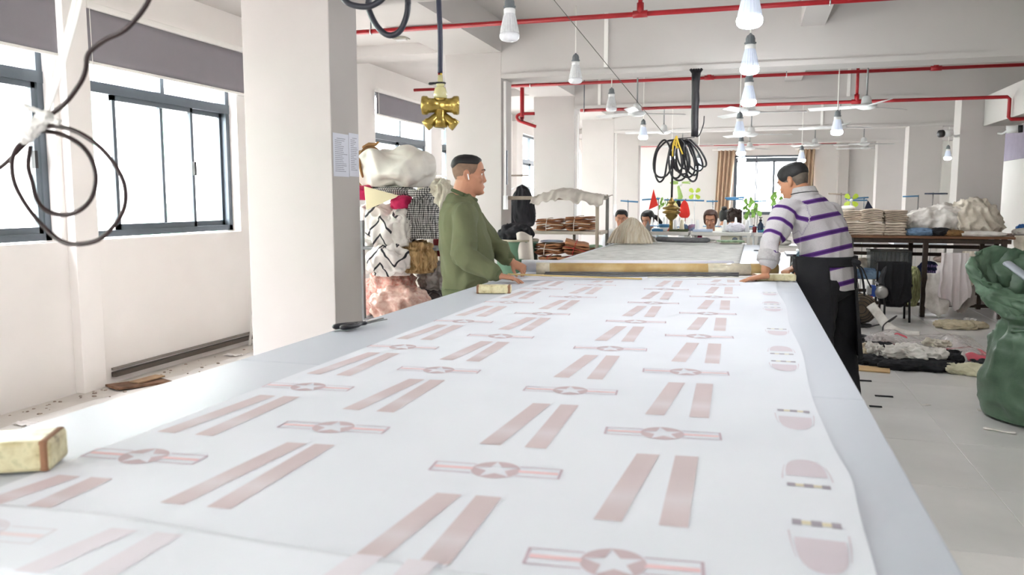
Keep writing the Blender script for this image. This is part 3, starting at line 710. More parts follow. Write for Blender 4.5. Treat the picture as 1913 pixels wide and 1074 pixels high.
def torso(mb, secs, side, fwd, g=0.0, p=2.35):
    """secs: (centre, half width, front, back[, side, fwd])"""
    rings = []
    for s_ in secs:
        sd, fw = (s_[4], s_[5]) if len(s_) > 4 else (side, fwd)
        rings.append(oring(s_[0], sd, fw, s_[1] + g, s_[2] + g, s_[3] + g, 30, p))
    mb.loft(rings)
def dense(secs, n=5):
    out = []
    C = spline([s_[0] for s_ in secs], n)
    for i in range(len(secs) - 1):
        for k in range(n):
            t = k / n; tt = t * t * (3 - 2 * t); a, b = secs[i], secs[i + 1]
            out.append((C[i * n + k],) + tuple(lerp(a[j], b[j], tt) for j in (1, 2, 3)))
    out.append((C[-1],) + tuple(secs[-1][1:4])); return out
def smoothpath(pts, rr, n=6):
    P = spline(pts, n); R = []
    for i in range(len(pts) - 1):
        for k in range(n): R.append(lerp(rr[i], rr[i + 1], k / n))
    return P, R + [rr[-1]]
def nearseg(p, segs):
    best = None
    for k, (a, b, r) in enumerate(segs):
        ab = b - a; t = max(0, min(1, (p - a).dot(ab) / ab.length_squared)); d = (p - a - ab * t).length - r
        if best is None or d < best[0]: best = (d, k, t * ab.length)
    return best
def wrinkle(me, joints, amp=.006, freq=9, seed=0, base=.35, st=(1, 1, 1)):
    js = [(V(p), r) for p, r in joints]
    def kp(co):
        k = base
        for p, r in js: k = max(k, math.exp(-((co - p).length / r) ** 2))
        return k
    crumple(me, amp, freq, seed, st, True, kp)

# ---------------------------------------------------------------- man in the green sweater
M_skin = mat('warm_skin', (181, 129, 102), .5, var=.05, nscale=9, bump=.05, bscale=160, spec=.35)
M_skin2 = mat('tan_skin', (178, 126, 96), .5, var=.05, nscale=9, bump=.05, bscale=160, spec=.35)
M_hair = mat('black_hair', (20, 18, 19), .55, var=.15, nscale=40, bump=.5, bscale=220, stretch=(1, 1, .3))
M_fade = mat('shaved_sides', (128, 102, 84), .8, var=.12, nscale=30, bump=.2, bscale=400)
M_fade2 = mat('greying_fade', (104, 94, 84), .8, var=.18, nscale=30, bump=.3, bscale=300)
M_green = mat('olive_sweatshirt', (98, 102, 74), .95, var=.07, nscale=5, bump=.2, bscale=220)
M_greend = mat('olive_rib', (84, 92, 64), .95, var=.08, bump=.35, bscale=150)
M_trgrey = mat('grey_stripe_trousers', (150, 140, 142), .9, var=.3, nscale=40, stretch=(6, 6, .3))
Fg = V((.94, .34, 0)).normalized(); Lg = V((-Fg.y, Fg.x, 0))
man = empty('person', (-1.80, 4.95, 0), 'man in an olive green sweatshirt with a white earbud, holding the wooden ruler', 'person')
def P0(o, root):            # parts are modelled in world space, then handed to the person standing at root
    o.parent = root; o.matrix_parent_inverse = Matrix.Translation(-V(root.location)); return o
HF = Frame((-1.758, 4.955, 1.560), (.935, .36, -.05), (.03, .0, 1)); HK = 1.07
gsecs = [(V((-1.795, 4.965, .77)), .185, .125, .14), (V((-1.790, 4.965, .86)), .195, .15, .15), (V((-1.785, 4.965, .97)), .20, .185, .165), (V((-1.785, 4.965, 1.10)), .205, .18, .172), (V((-1.790, 4.965, 1.22)), .212, .142, .168),
         (V((-1.795, 4.955, 1.31)), .208, .125, .152), (V((-1.80, 4.947, 1.37)), .175, .105, .125), (V((-1.802, 4.943, 1.405)), .125, .09, .105), (V((-1.801, 4.943, 1.442)), .090, .082, .090)]
shR, elR, wrR = V((-1.715, 4.765, 1.30)), V((-1.665, 4.61, 1.065)), V((-1.445, 4.615, .946))
shL, elL, wrL = V((-1.83, 5.14, 1.30)), V((-1.665, 5.20, 1.105)), V((-1.505, 5.10, .990))
def legs(mb, hips, knees, ankles, rr, g=0):
    for h, k_, a in zip(hips, knees, ankles):
        P_, R_ = smoothpath([h, (V(h) + V(k_)) / 2, k_, (V(k_) * .6 + V(a) * .4), a], [r + g for r in rr]); mb.limb(P_, R_, 16)
hipsG = [V((-1.76, 4.88, .82)), V((-1.82, 5.04, .82))]; kneeG = [V((-1.78, 4.84, .46)), V((-1.86, 5.07, .46))]; ankG = [V((-1.84, 4.83, .085)), V((-1.92, 5.08, .085))]
b = MB()
add_head(b, HF, HK, chub=1.10)
b.tube([HF.c + V((-.005, -.004, -.02)), V((-1.785, 4.947, 1.455)), V((-1.80, 4.945, 1.38))], [.072, .076, .09], 18)
torso(b, dense(gsecs, 4), -Lg, Fg, -.025)
for s_, e_, w_ in ((shR, elR, wrR), (shL, elL, wrL)):
    P_, R_ = smoothpath([s_, (s_ + e_) / 2, e_, e_.lerp(w_, .5), w_], [.05, .048, .042, .038, .027]); b.limb(P_, R_, 12)
legs(b, hipsG, kneeG, ankG, [.085, .078, .055, .05, .036])
for a in ankG: b.limb([a + V((-.03, -.0, -.03)), a + Fg * .10 + V((0, 0, -.05)), a + Fg * .17 + V((0, 0, -.058))], [.03, .03, .022], 10)
add_hand(b, wrR, (.95, .32, -.17), (.15, 0, 1), (-.3, 1, 0), [(12, 14, 8), (10, 12, 8), (10, 12, 8), (12, 16, 10)], .98, .14)
add_hand(b, wrL, (.93, -.18, -.42), (.35, -.45, .8), (0, -.6, -.6), [(38, 55, 30), (42, 58, 32), (46, 60, 34), (50, 60, 34)], .98, .05, (.5, 1.0))
P0(mesh_obj('body', remesh(b, .0048, 3), M_skin, None, True, fix=False), man)
face_parts(man, HF, HK, M_skin, M_hair)
cap = lambda th: (.066 + .022 * sm(.45, .95, math.sin(th)) - .03 * sm(-.55, -1, math.sin(th)))
shell(HF, cap, .009, HK, wob=.0012).build('hair', M_hair, man, True)
fade = lambda th: (-.075 + .055 * sm(-.95, -.2, math.sin(th)) + .03 * sm(-.15, .1, math.sin(th)) + .075 * sm(.25, .75, math.sin(th)))
shell(HF, fade, .0022, HK).build('shaved_sides', M_fade, man, True)
e = HF(V((.081, -.010, -.004)))
pod = MB().ball(HF(V((.079, -.008, .002))), (.008,) * 3, 10, 6); pod.limb([HF(V((.084, -.006, .004))), HF(V((.084, .002, -.026)))], [.0045, .004], 8)
pod.build('earbud', mat('white_gloss_plastic', (244, 244, 246), .15), man, True)
for o in [x for x in bpy.data.objects if x.parent == man and x.name.split('.')[0] != 'body']: o.matrix_parent_inverse = Matrix.Translation(-V(man.location))
s = MB(); torso(s, dense(gsecs, 5), -Lg, Fg)
wE = wrR.lerp(elR, .07); wEL = wrL.lerp(elL, .12)
for s_, e_, w_ in ((shR, elR, wE), (shL, elL, wEL)):
    P_, R_ = smoothpath([s_ + (V((-1.79, 4.96, 1.25)) - s_) * .45, s_, (s_ + e_) / 2, e_, e_.lerp(w_, .5), e_.lerp(w_, .9), w_], [.080, .086, .082, .078, .068, .055, .041]); s.limb(P_, R_, 18)
sme = remesh(s, .0085, 5)
wrinkle(sme, [(elR, .13), (elL, .12), (V((-1.76, 4.84, 1.17)), .13), (V((-1.76, 4.86, .86)), .16), (V((-1.70, 5.05, 1.1)), .14)], .034, 5.5, 3, .42, (1, 1, .7))
for v in sme.vertices:          # scoop the neckline open
    pass
swt = P0(mesh_obj('sweatshirt', sme, M_green, None, True, fix=False), man)
m = MB(); c0 = V((-1.798, 4.945, 1.427)); ring = [c0 + (-Lg) * (.086 * math.cos(a)) + Fg * (.076 * math.sin(a) + .014) + V((0, 0, -.032 * math.sin(a) + .006)) for a in [2 * PI * i / 36 for i in range(37)]]
m.tube(ring, .0125, 10); P0(m.build('rib_collar', M_greend, None, True), man)
for w_, e_, r in ((wE, elR, .0395), (wEL, elL, .0395)):
    d = (w_ - e_).normalized(); P0(MB().tube([w_ - d * .045, w_ - d * .03, w_ + d * .012, w_ + d * .016], [r + .006, r + .004, r, r - .004], 20).build('rib_cuff', M_greend, None, True), man)
m = MB(); rr_ = []
for dz, g in ((.765, -.012), (.772, .003), (.80, .005), (.825, .004), (.832, -.004)): rr_.append(oring(V((-1.793, 4.965, dz)), -Lg, Fg, .188 + g + (dz - .77) * .12, .130 + g + (dz - .77) * .25, .143 + g + (dz - .77) * .1, 40, 2.35))
m.loft(rr_); P0(m.build('rib_hem', M_greend, None, True), man)
t = MB(); legs(t, hipsG, kneeG, [a + V((0, 0, .02)) for a in ankG], [.100, .094, .078, .075, .066]); t.limb([V((-1.775, 4.89, .79)), V((-1.81, 5.03, .79))], [.105, .105], 18)
tm_ = remesh(t, .011, 4); wrinkle(tm_, [(k_, .15) for k_ in kneeG], .012, 7, 5); P0(mesh_obj('trousers', tm_, M_trgrey, None, True, fix=False), man)
def shoe(root, a, f, mt):
    m = MB(); l_ = V((-f.y, f.x, 0)); rs = []
    for t_, w_, h in ((-.075, .02, .05), (-.065, .034, .075), (-.02, .038, .085), (.04, .042, .07), (.10, .046, .05), (.15, .040, .035), (.175, .018, .022)):
        rs.append(oring(V((a.x, a.y, .004 + h / 2)) + f * t_, l_, V((0, 0, 1)), w_, h / 2, h / 2, 16, 2.8))
    P0(m.loft(rs).build('shoe', mt, None, True), root)
for a in ankG: shoe(man, a, Fg, mat('black_trainer', (34, 34, 38), .6))

# ---------------------------------------------------------------- man in the striped shirt
T = NT('purple_striped_jersey'); at = T.n('ShaderNodeAttribute', attribute_name='stripe')
fr = T.n('ShaderNodeMath', operation='FRACT'); T.l(at.outputs['Fac'], fr.inputs[0])
vec = T.coord('Object'); gr = lin((184, 180, 182)); pu = lin((98, 62, 128)); pd = lin((70, 40, 100))
c = T.ramp(fr.outputs[0], [(0, gr), (.36, gr), (.365, pu), (.42, pu), (.43, pd), (.56, pd), (.57, pu), (.635, pu), (.64, gr), (1, gr)], 'LINEAR')
mx = T.n('ShaderNodeMix', data_type='RGBA', blend_type='MULTIPLY'); mx.inputs[0].default_value = 1
T.l(c, mx.inputs[6]); T.l(T.ramp(T.noise(vec, 260, 2), [(.35, (.86, .86, .86)), (.6, (1, 1, 1))]), mx.inputs[7]); T.l(mx.outputs[2], T.b.inputs['Base Color'])
T.b.inputs['Roughness'].default_value = .95; T.b.inputs['Specular IOR Level'].default_value = .15; T.bump(T.noise(vec, 200, 2), .15, .002); M_stripe = T.m
M_black = mat('black_twill', (26, 26, 30), .85, var=.15, nscale=8, bump=.2, bscale=200); M_greyjer = mat('grey_marl_jersey', (170, 166, 166), .95, var=.08, nscale=80, bump=.25, bscale=200)
Fs = V((-.76, .65, 0)).normalized(); Ls = V((-Fs.y, Fs.x, 0))     # facing, his left
man2 = empty('person', (.50, 5.47, 0), 'man in a purple and grey striped shirt and black apron leaning on the table', 'person')
HF2 = Frame((.268, 5.545, 1.515), (-.80, .46, -.40), (-.28, .22, 1))
ssec = [(V((.505, 5.455, .84)), .185, .125, .135), (V((.50, 5.455, .95)), .185, .128, .135), (V((.475, 5.465, 1.06)), .188, .125, .138), (V((.435, 5.475, 1.18)), .205, .118, .145), (V((.395, 5.485, 1.29)), .222, .105, .140),
        (V((.37, 5.49, 1.36)), .205, .085, .115), (V((.352, 5.497, 1.408)), .145, .075, .09), (V((.338, 5.507, 1.445)), .080, .064, .068)]
sL, eL, wL = V((.215, 5.325, 1.335)), V((.128, 5.175, 1.115)), V((.103, 5.130, .975))
sR, eR, wR = V((.51, 5.63, 1.315)), V((.43, 5.60, 1.09)), V((.292, 5.445, .972))
hipsS = [V((.44, 5.37, .86)), V((.57, 5.54, .86))]; kneeS = [V((.44, 5.36, .47)), V((.60, 5.56, .47))]; ankS = [V((.50, 5.33, .085)), V((.66, 5.52, .085))]
b = MB(); add_head(b, HF2, chub=1.05)
b.tube([HF2.c + V((.02, -.01, -.03)), V((.315, 5.517, 1.435)), V((.345, 5.50, 1.37))], [.064, .065, .078], 18)
torso(b, dense(ssec, 4), -Ls, Fs, -.025)
for s_, e_, w_ in ((sL, eL, wL), (sR, eR, wR)):
    P_, R_ = smoothpath([s_, (s_ + e_) / 2, e_, e_.lerp(w_, .45), w_], [.05, .048, .043, .042, .029]); b.limb(P_, R_, 12)
legs(b, hipsS, kneeS, ankS, [.085, .078, .055, .05, .036])
for a in ankS: b.limb([a + V((.02, -.02, -.03)), a + Fs * .10 + V((0, 0, -.05)), a + Fs * .17 + V((0, 0, -.058))], [.03, .03, .022], 10)
add_hand(b, wL + V((-.008, -.004, -.036)), (-.97, -.1, -.20), (-.12, 0, 1), (.3, 1, 0), [(8, 8, 4), (6, 8, 4), (6, 8, 4), (8, 8, 4)], 1.0, .13)
add_hand(b, wR, (-.72, -.62, -.30), (-.3, -.1, .95), (.6, -.7, -.2), [(40, 50, 25), (46, 54, 28), (48, 54, 28), (50, 54, 28)], 1.0, .06, (.5, .9))
P0(mesh_obj('body', remesh(b, .0048, 3), M_skin2, None, True, fix=False), man2)
face_parts(man2, HF2, 1.0, M_skin2, M_hair)
cap2 = lambda th: (.012 + .010 * sm(-.3, -1, math.sin(th)) + .06 * sm(.35, .85, math.sin(th)))
shell(HF2, cap2, .009, wob=.0012).build('hair', M_hair, man2, True)
fade2 = lambda th: (-.085 + .06 * sm(-.9, -.1, math.sin(th)) + .03 * sm(-.15, .1, math.sin(th)) + .08 * sm(.25, .75, math.sin(th)))
shell(HF2, fade2, .003).build('shaved_sides', M_fade2, man2, True)
for o in [x for x in bpy.data.objects if x.parent == man2 and x.name.split('.')[0] != 'body']: o.matrix_parent_inverse = Matrix.Translation(-V(man2.location))
s = MB(); torso(s, dense(ssec, 5), -Ls, Fs)
wEl = wL.lerp(eL, .45); segs = [(ssec[0][0], V((.338, 5.507, 1.445)), .13)]
for s_, e_, w_ in ((sL, eL, wEl), (sR, eR, eR.lerp(wR, .3))):
    P_, R_ = smoothpath([s_ + (V((.40, 5.48, 1.28)) - s_) * .35, s_, (s_ + e_) / 2, e_, w_], [.076, .078, .078, .072, .062]); s.limb(P_, R_, 18)
    segs.append((s_, e_, .07)); segs.append((e_, w_, .06))
sme = remesh(s, .0085, 5)
wrinkle(sme, [(eL, .12), (V((.33, 5.36, 1.15)), .14), (V((.47, 5.40, .98)), .15)], .028, 5.5, 9, .36, (1, 1, .8))
shirt = P0(mesh_obj('striped_shirt', sme, M_stripe, None, True, fix=False), man2)
at = sme.attributes.new('stripe', 'FLOAT', 'POINT'); axis = (segs[0][1] - segs[0][0]).normalized()
for i, v in enumerate(sme.vertices):
    d, k, t_ = nearseg(v.co, segs)
    if k == 0: at.data[i].value = ((v.co - segs[0][0]).dot(axis) + .036) / .1085
    elif k in (1, 3): at.data[i].value = (t_ + .02) / .092
    else: at.data[i].value = ((segs[k - 1][1] - segs[k - 1][0]).length + t_ + .02) / .092
cu = MB(); d = (wEl - eL).normalized(); cu.tube([wEl - d * .055, wEl - d * .05, wEl - d * .02, wEl - d * .015, wEl + d * .012, wEl + d * .016], [.060, .067, .066, .069, .066, .058], 22)
P0(cu.build('rolled_cuff', M_greyjer, None, True), man2)
c0 = V((.330, 5.510, 1.452)); m = MB()
rows = [[c0 + (-Ls) * ((.078 + g) * math.cos(a)) + Fs * ((.070 + g) * math.sin(a)) + V((-.26 * h, .2 * h, h + .012 * -math.sin(a))) for a in [2 * PI * i / 40 for i in range(40)]] for g, h in ((.012, -.028), (.006, .0), (.0, .026), (-.004, .028), (-.006, .02), (-.004, -.01))]
m.loft(rows, caps=False); P0(m.build('polo_collar', M_greyjer, None, True), man2)
m = MB().tube([c0 + (-Ls) * (.087 * math.cos(a)) + Fs * (.079 * math.sin(a)) + V((0, 0, -.008 - .012 * math.sin(a))) for a in [2 * PI * i / 40 for i in range(41)]], .003, 6); P0(m.build('collar_stripe', M_black, None, True), man2)
# dark over-sleeve on the far arm
osl = MB(); a_, b_ = sR.lerp(eR, .82), eR.lerp(wR, .86); P_, R_ = smoothpath([a_, eR, eR.lerp(wR, .5), b_], [.086, .082, .068, .046]); osl.limb(P_, R_, 18)
T = NT('navy_check_sleeve'); vec = T.coord('Object', (1, 1, 1)); ck = T.n('ShaderNodeTexBrick', Scale=9.0); ck.inputs['Color1'].default_value = (*lin((36, 48, 66)), 1); ck.inputs['Color2'].default_value = (*lin((32, 42, 60)), 1)
ck.inputs['Mortar'].default_value = (*lin((104, 138, 150)), 1); ck.inputs['Mortar Size'].default_value = .035; T.l(vec, ck.inputs['Vector']); T.l(ck.outputs[0], T.b.inputs['Base Color']); T.b.inputs['Roughness'].default_value = .9
om = remesh(osl, .009, 3); wrinkle(om, [(eR, .2)], .012, 8, 2); P0(mesh_obj('over_sleeve', om, T.m, None, True, fix=False), man2)
d = (wR - eR).normalized(); P0(MB().tube([b_ - d * .012, b_ + d * .02, b_ + d * .022], [.047, .042, .036], 18).build('sleeve_cuff', mat('pale_elastic', (204, 212, 212), .8), None, True), man2)
# trousers, apron, ties
t = MB(); legs(t, hipsS, kneeS, [a + V((0, 0, .02)) for a in ankS], [.112, .105, .085, .08, .07]); t.limb([V((.46, 5.39, .87)), V((.555, 5.52, .87))], [.122, .122], 18)
tm_ = remesh(t, .011, 4); wrinkle(tm_, [(k_, .16) for k_ in kneeS], .014, 7, 7, .4); P0(mesh_obj('trousers', tm_, M_black, None, True, fix=False), man2)
def apf(u, v):
    a = lerp(-1.22, 4.08, u); z = 1.05 - v * .65
    c = V((.492 + .02 * v, 5.455 - .01 * v, z)) + V((.035 * (1 - v) * -1, .01 * (1 - v), 0)); g = .012 + .012 * v + .006 * math.sin(a * 9 + v * 3) * v
    w_ = .195 + g; df = .145 + g + .02 * v; db = .148 + g
    ca, sa = math.cos(a), math.sin(a)
    return c + (-Ls) * (math.copysign(abs(ca) ** .87, ca) * w_) + Fs * (math.copysign(abs(sa) ** .87, sa) * (df if sa > 0 else db))
P0(MB().grid(apf, 70, 24).build('apron', M_black, None, True, solid=.004), man2)
bw = lambda u, v: apf((u * 2 * PI - PI / 2 + 1.75) / 5.3, .02 + .10 * v) + V((0, 0, -.005))
def bandf(u, v):
    a = 2 * PI * u; c = V((.487, 5.456, 1.05 - .062 * v)); ca, sa = math.cos(a), math.sin(a); g = .005
    return c + (-Ls) * (math.copysign(abs(ca) ** .87, ca) * (.190 + g)) + Fs * (math.copysign(abs(sa) ** .87, sa) * ((.130 if sa > 0 else .142) + g))
P0(MB().grid(bandf, 70, 4).build('apron_waistband', M_black, None, True, solid=.004), man2)
kn = bandf(.775, .6); m = MB()
m.limb([kn + V((.0, -.0, .01)), kn + V((.03, -.02, 0))], [.02, .018], 10)
for k, (dx, dy, l_) in enumerate(((.02, -.01, .16), (.06, -.02, .20), (.09, .0, .15))):
    m.tube(spline([kn, kn + V((dx * .6, dy - .02, -.03)), kn + V((dx, dy - .015, -.11)), kn + V((dx * 1.25, dy, -l_))], 6), .011, 8, flat=.35)
P0(m.build('apron_tie', M_black, None, True), man2)
for a in ankS: shoe(man2, a, Fs, mat('black_trainer', (34, 34, 38), .6))
# ================================================================== OVERHEAD
# --- red sprinkler pipes
def pipe(y, z, x0, x1, tees, hangers, label, drops=(), r=.021, end=None):
    o = empty('sprinkler_pipe', (0, 0, 0), label, 'pipe', 'red sprinkler pipes under the ceiling')
    path = [(x0, y, z), (x1, y, z)] if not end else [(x0, y, z)] + end
    MB().tube(path, r, 12).build('pipe_run', M_red, o, True)
    for x in tees:
        m = MB().cyl((x - .06, y, z), (x + .06, y, z), r + .009, 12); m.cyl((x, y, z), (x, y, z + .09), r + .008, 12); m.build('tee_fitting', M_red, o, True)
        MB().cyl((x, y, z + .08), (x, y, 3.3 if x > -2.6 else 2.98), r * .9, 10).build('riser', M_red, o, True)
    for x in hangers:
        m = MB().cyl((x, y, z + .02), (x, y, 3.3 if x > -2.6 else 3.12), .006, 8); m.build('hanger_rod', M_frame, o)
        MB().tube([(x, y + (r + .004) * math.cos(a), z + (r + .004) * math.sin(a)) for a in [2 * PI * i / 16 for i in range(17)]], .006, 6).build('hanger_clip', M_chrome, o)
    return o
pipe(6.93, 2.945, -4.6, 4.6, [-.93, 2.6], [-3.4, .55, 3.6], 'red sprinkler pipe nearest the camera, crossing above the hanging lamps')
pipe(10.7, 2.945, -4.6, 4.6, [2.05, -.55], [-2.9, .38], 'red sprinkler pipe crossing behind the first beam')
pipe(10.9, 2.61, -2.25, 2.88, [1.22], [-2.2], 'red sprinkler pipe that drops down at the right hand column', end=[(2.865, 10.9, 2.61), (2.89, 10.9, 2.585), (2.89, 10.9, 2.375), (2.915, 10.9, 2.35), (4.65, 10.9, 2.35)])
pipe(20.3, 2.945, -3.4, 2.3, [-.2], [-2.0, 1.0], 'red sprinkler pipe beyond the fourth beam', end=[(2.28, 20.3, 2.945), (2.3, 20.3, 3.05)])
pipe(22.5, 2.87, -3.8, 2.1, [0.1], [-2.0, 1.0], 'red sprinkler pipe nearest the far wall', end=[(2.08, 22.5, 2.87), (2.1, 22.5, 3.0)])
o = empty('branch_pipe', (0, 0, 0), 'short bent red pipe branch beside the second column', 'pipe')
MB().tube(spline([(-3.10, 11.0, 2.96), (-3.10, 11.0, 2.58), (-3.10, 10.99, 2.55)], 4), .03, 12).build('pipe_drop', M_red, o, True)
MB().tube(spline([(-2.92, 11.0, 2.60), (-3.10, 11.0, 2.60), (-3.17, 11.0, 2.575), (-3.16, 11.0, 2.52), (-3.08, 11.0, 2.485), (-2.90, 11.0, 2.42)], 5), .022, 12).build('pipe_bend', M_red, o, True)
MB().cyl((-3.10, 11, 2.50), (-3.10, 11, 2.56), .02, 10).build('sprinkler_head', M_dark, o, True)

# --- hanging LED bulbs
M_ribs = mat('bulb_heat_sink', (214, 216, 218), .35, var=.08, nscale=30)
M_socket = mat('grey_socket', (112, 118, 122), .5)
M_lens = mat('clear_bulb_lens', (232, 234, 238), .2, var=.1, nscale=24, spec=.6)
M_lit = emit_mat('lit_bulb_lens', (246, 250, 255), 16.0)
M_glow = emit_mat('glowing_bulb_body', (205, 214, 232), .07)
M_cord = mat('white_cord', (232, 230, 224), .5)
def bulb(x, y, zb, lit, label, ztop=3.3, k=1.0):
    o = empty('pendant_bulb', (x, y, zb), label, 'lamp', 'pendant bulbs under the ceiling')
    lens = MB().lathe([(.002, 0), (.03, .002), (.052, .008), (.066, .022), (.069, .04), (.066, .056)], n=24)
    lens.build('bulb_lens', M_lit if lit else M_lens, o, True)
    b = MB(); n = 40; rings = []
    for r, z in ((.066, .054), (.060, .09), (.050, .135), (.042, .17), (.038, .185)):
        rings.append([V((r * (1 - .045 * (k_ % 2)) * math.cos(2 * PI * k_ / n), r * (1 - .045 * (k_ % 2)) * math.sin(2 * PI * k_ / n), z)) for k_ in range(n)])
    b.loft(rings); b.build('bulb_body', M_glow if lit else M_ribs, o)
    MB().lathe([(.037, .183), (.039, .186), (.039, .212), (.030, .222)], n=20).build('bulb_collar', M_whitegloss, o, True)
    s = MB().lathe([(.034, .215), (.036, .222), (.043, .224), (.043, .232), (.034, .234), (.034, .262), (.030, .270)], n=12); s.build('lamp_socket', M_socket, o)
    MB().lathe([(.030, .268), (.026, .282), (.012, .290), (.006, .30)], n=8).build('cord_grip', M_socket, o)
    MB().cyl((0, 0, .295), (0, 0, ztop - zb), .006, 8).build('cord', M_cord, o, True)
    if lit:
        l = bpy.data.lights.new('bulb_light', 'POINT'); l.energy = 5.0; l.shadow_soft_size = .07; l.color = (.95, .98, 1)
        lo = bpy.data.objects.new('bulb_light', l); COL.objects.link(lo); lo.parent = o; lo.location = (0, 0, -.06)
    return o
for y_, n_l in ((2.9, 'first'), (-.6, 'second'), (-2.7, 'third')): bulb(-.03, y_, 2.33, True, 'unseen bulb added to light the cloth, the %s in line with the middle row' % n_l)  # out-of-view bulbs, added to brighten the table from above
bulb(-1.597, 5.35, 2.466, False, 'unlit bulb hanging nearest, in front of the second column')
bulb(-1.704, 8.0, 2.548, False, 'unlit bulb hanging in front of the first beam')
bulb(-1.694, 10.1, 2.492, False, 'smallest unlit bulb, hanging behind the first beam')
bulb(-1.538, 12.0, 2.281, True, 'lit bulb left of the hanging cable coil')
bulb(-1.359, 14.6, 2.117, True, 'lit bulb showing between the loops of the cable coil on its left')
bulb(-.034, 4.6, 2.314, True, 'largest lit bulb, cut by the top of the picture')
bulb(-.036, 6.3, 2.318, True, 'second lit bulb in the middle row, just below the first beam face')
bulb(-.045, 7.8, 2.253, True, 'third lit bulb in the middle row, under the second red pipe')
bulb(-.153, 10.2, 2.158, True, 'fourth lit bulb in the middle row, below a ceiling fan')
bulb(-.162, 12.9, 2.075, True, 'fifth lit bulb in the middle row')
bulb(-.169, 15.2, 2.081, True, 'farthest lit bulb in the middle row, left of the far window')
bulb(.961, 10.4, 2.167, True, 'lit bulb above the man in stripes, under a fan')
bulb(.83, 15.0, 2.049, True, 'lit bulb right above the head of the man in stripes')
bulb(3.745, 18.0, 2.196, True, 'small lit bulb near the right hand wall')
bulb(-.98, 16.0, 1.99, True, 'lit bulb behind the right loops of the cable coil')

# --- ceiling fans
M_fan = mat('grey_white_fan', (206, 208, 208), .4); M_rod = mat('fan_rod', (140, 142, 142), .4, .5)
fan0 = None
def fan(x, y, z, a, label):
    global fan0
    if fan0 is None:
        o = empty('ceiling_fan', (0, 0, 0)); o['category'] = 'fan'; o['group'] = 'ceiling fans in the hall'
        MB().lathe([(.012, .0), (.05, .0), (.09, .012), (.115, .03), (.12, .05), (.075, .06), (.06, .075), (.055, .12), (.045, .15), (.02, .165)], n=24).build('motor_housing', M_fan, o, True)
        MB().cyl((0, 0, .16), (0, 0, .8), .011, 8).build('downrod', M_rod, o, True)
        for k in range(3):
            R_ = Matrix.Rotation(2 * PI * k / 3, 4, 'Z')
            m = MB(); rings = []
            for t, w_ in ((.10, .03), (.16, .035), (.19, .06), (.4, .065), (.62, .06), (.66, .045)):
                rings.append([R_ @ V((t, s_ * w_ * c, .035 + s_ * .012 * c + h)) for s_, c, h in ((-1, 1, 0), (1, 1, 0), (1, 1, .005), (-1, 1, .005))])
            m.loft(rings); m.build('fan_blade', M_fan, o)
        fan0 = o
    else: o = copy_tree(fan0)
    o.location = (x, y, z); o.rotation_euler = (0, 0, a); o['label'] = label
    return o
fan(-1.429, 10.5, 2.47, .5, 'ceiling fan on the left just behind the first beam')
fan(-.032, 10.5, 2.44, .1, 'ceiling fan in the middle just behind the first beam')
fan(1.284, 10.5, 2.47, .75, 'ceiling fan on the right just behind the first beam')
fan(-1.457, 14.1, 2.52, 1.0, 'ceiling fan behind the second beam above the cable coil')
fan(-.024, 14.1, 2.45, .2, 'ceiling fan behind the second beam in the middle row of bulbs')
fan(1.338, 14.1, 2.54, .6, 'ceiling fan behind the second beam on the right')
fan(-1.437, 17.8, 2.54, .3, 'ceiling fan behind the third beam on the left')
fan(-.053, 17.8, 2.45, .9, 'ceiling fan behind the third beam in the middle')
fan(1.233, 17.8, 2.50, .15, 'ceiling fan behind the third beam, left of the farthest right column')
fan(3.161 - 1.0, 17.8, 2.5, .4, 'ceiling fan behind the third beam furthest to the right')
fan(2.6, 21.0, 2.60, .8, 'ceiling fan nearest the far wall')

# --- wires, conduit, cable coil with brass fitting
M_cable = mat('black_cable', (34, 32, 36), .45); M_cablen = mat('navy_hose', (36, 40, 62), .35); M_brown = mat('brown_black_cable', (44, 26, 26), .45)
M_brass = mat('amber_brass', (184, 160, 88), .26, .8, var=.18, nscale=20, rgb2=(140, 114, 52)); M_amber = mat('cloudy_amber_plastic', (196, 190, 140), .15, var=.1, spec=.6, coat=.5)
MB().tube([(-1.797, 6.137, 3.298), (-.827, 8.0, 2.04)], .003, 6).build('guy_wire', mat('steel_wire', (90, 86, 80), .5), label='thin slanting wire from the ceiling to the cable coil', cat='wire')
cd = empty('cable_bundle', (-.555, 8.3, 2.03), 'thick black taped cable bundle hanging from the first beam', 'cable')
m = MB(); rr_ = [.034, .036, .037, .036, .040, .037, .04, .045]
m.tube([(.002 * math.sin(i * 2), .002, i * .62 / 7) for i in range(8)], rr_, 12); m.build('taped_trunk', mat('black_tape', (36, 34, 38), .5, bump=.6, bscale=30, bdist=.01), cd, True)
for k in range(5):
    MB().tube([(0, 0, .58), (-.055 + .028 * k, .01, .66)], .014, 8).build('cable_tail', M_cable, cd, True)
MB().tube(spline([(0, 0, .04), (.02, .0, .0), (.05, 0, .02), (.085, 0, .12), (.09, 0, .2)], 6), .006, 6).build('loose_end', M_cable, cd, True)
random.seed(4)
ck = empty('cable_coil', (-.70, 8.0, 1.98), 'black cable coil with yellow straps hanging over the far half of the table', 'cable')
def loopc(cx_, w_, h, lean, yy, r=.0095):
    pts = []
    for i in range(25):
        a = PI / 2 + 2 * PI * i / 24; s_ = math.sin(a)
        pts.append((cx_ + w_ * math.cos(a) * (1 - .25 * s_) + lean * (1 - s_) * .5, yy + .012 * math.sin(i), -h / 2 + h / 2 * s_))
    return MB().tube(pts, r, 7)
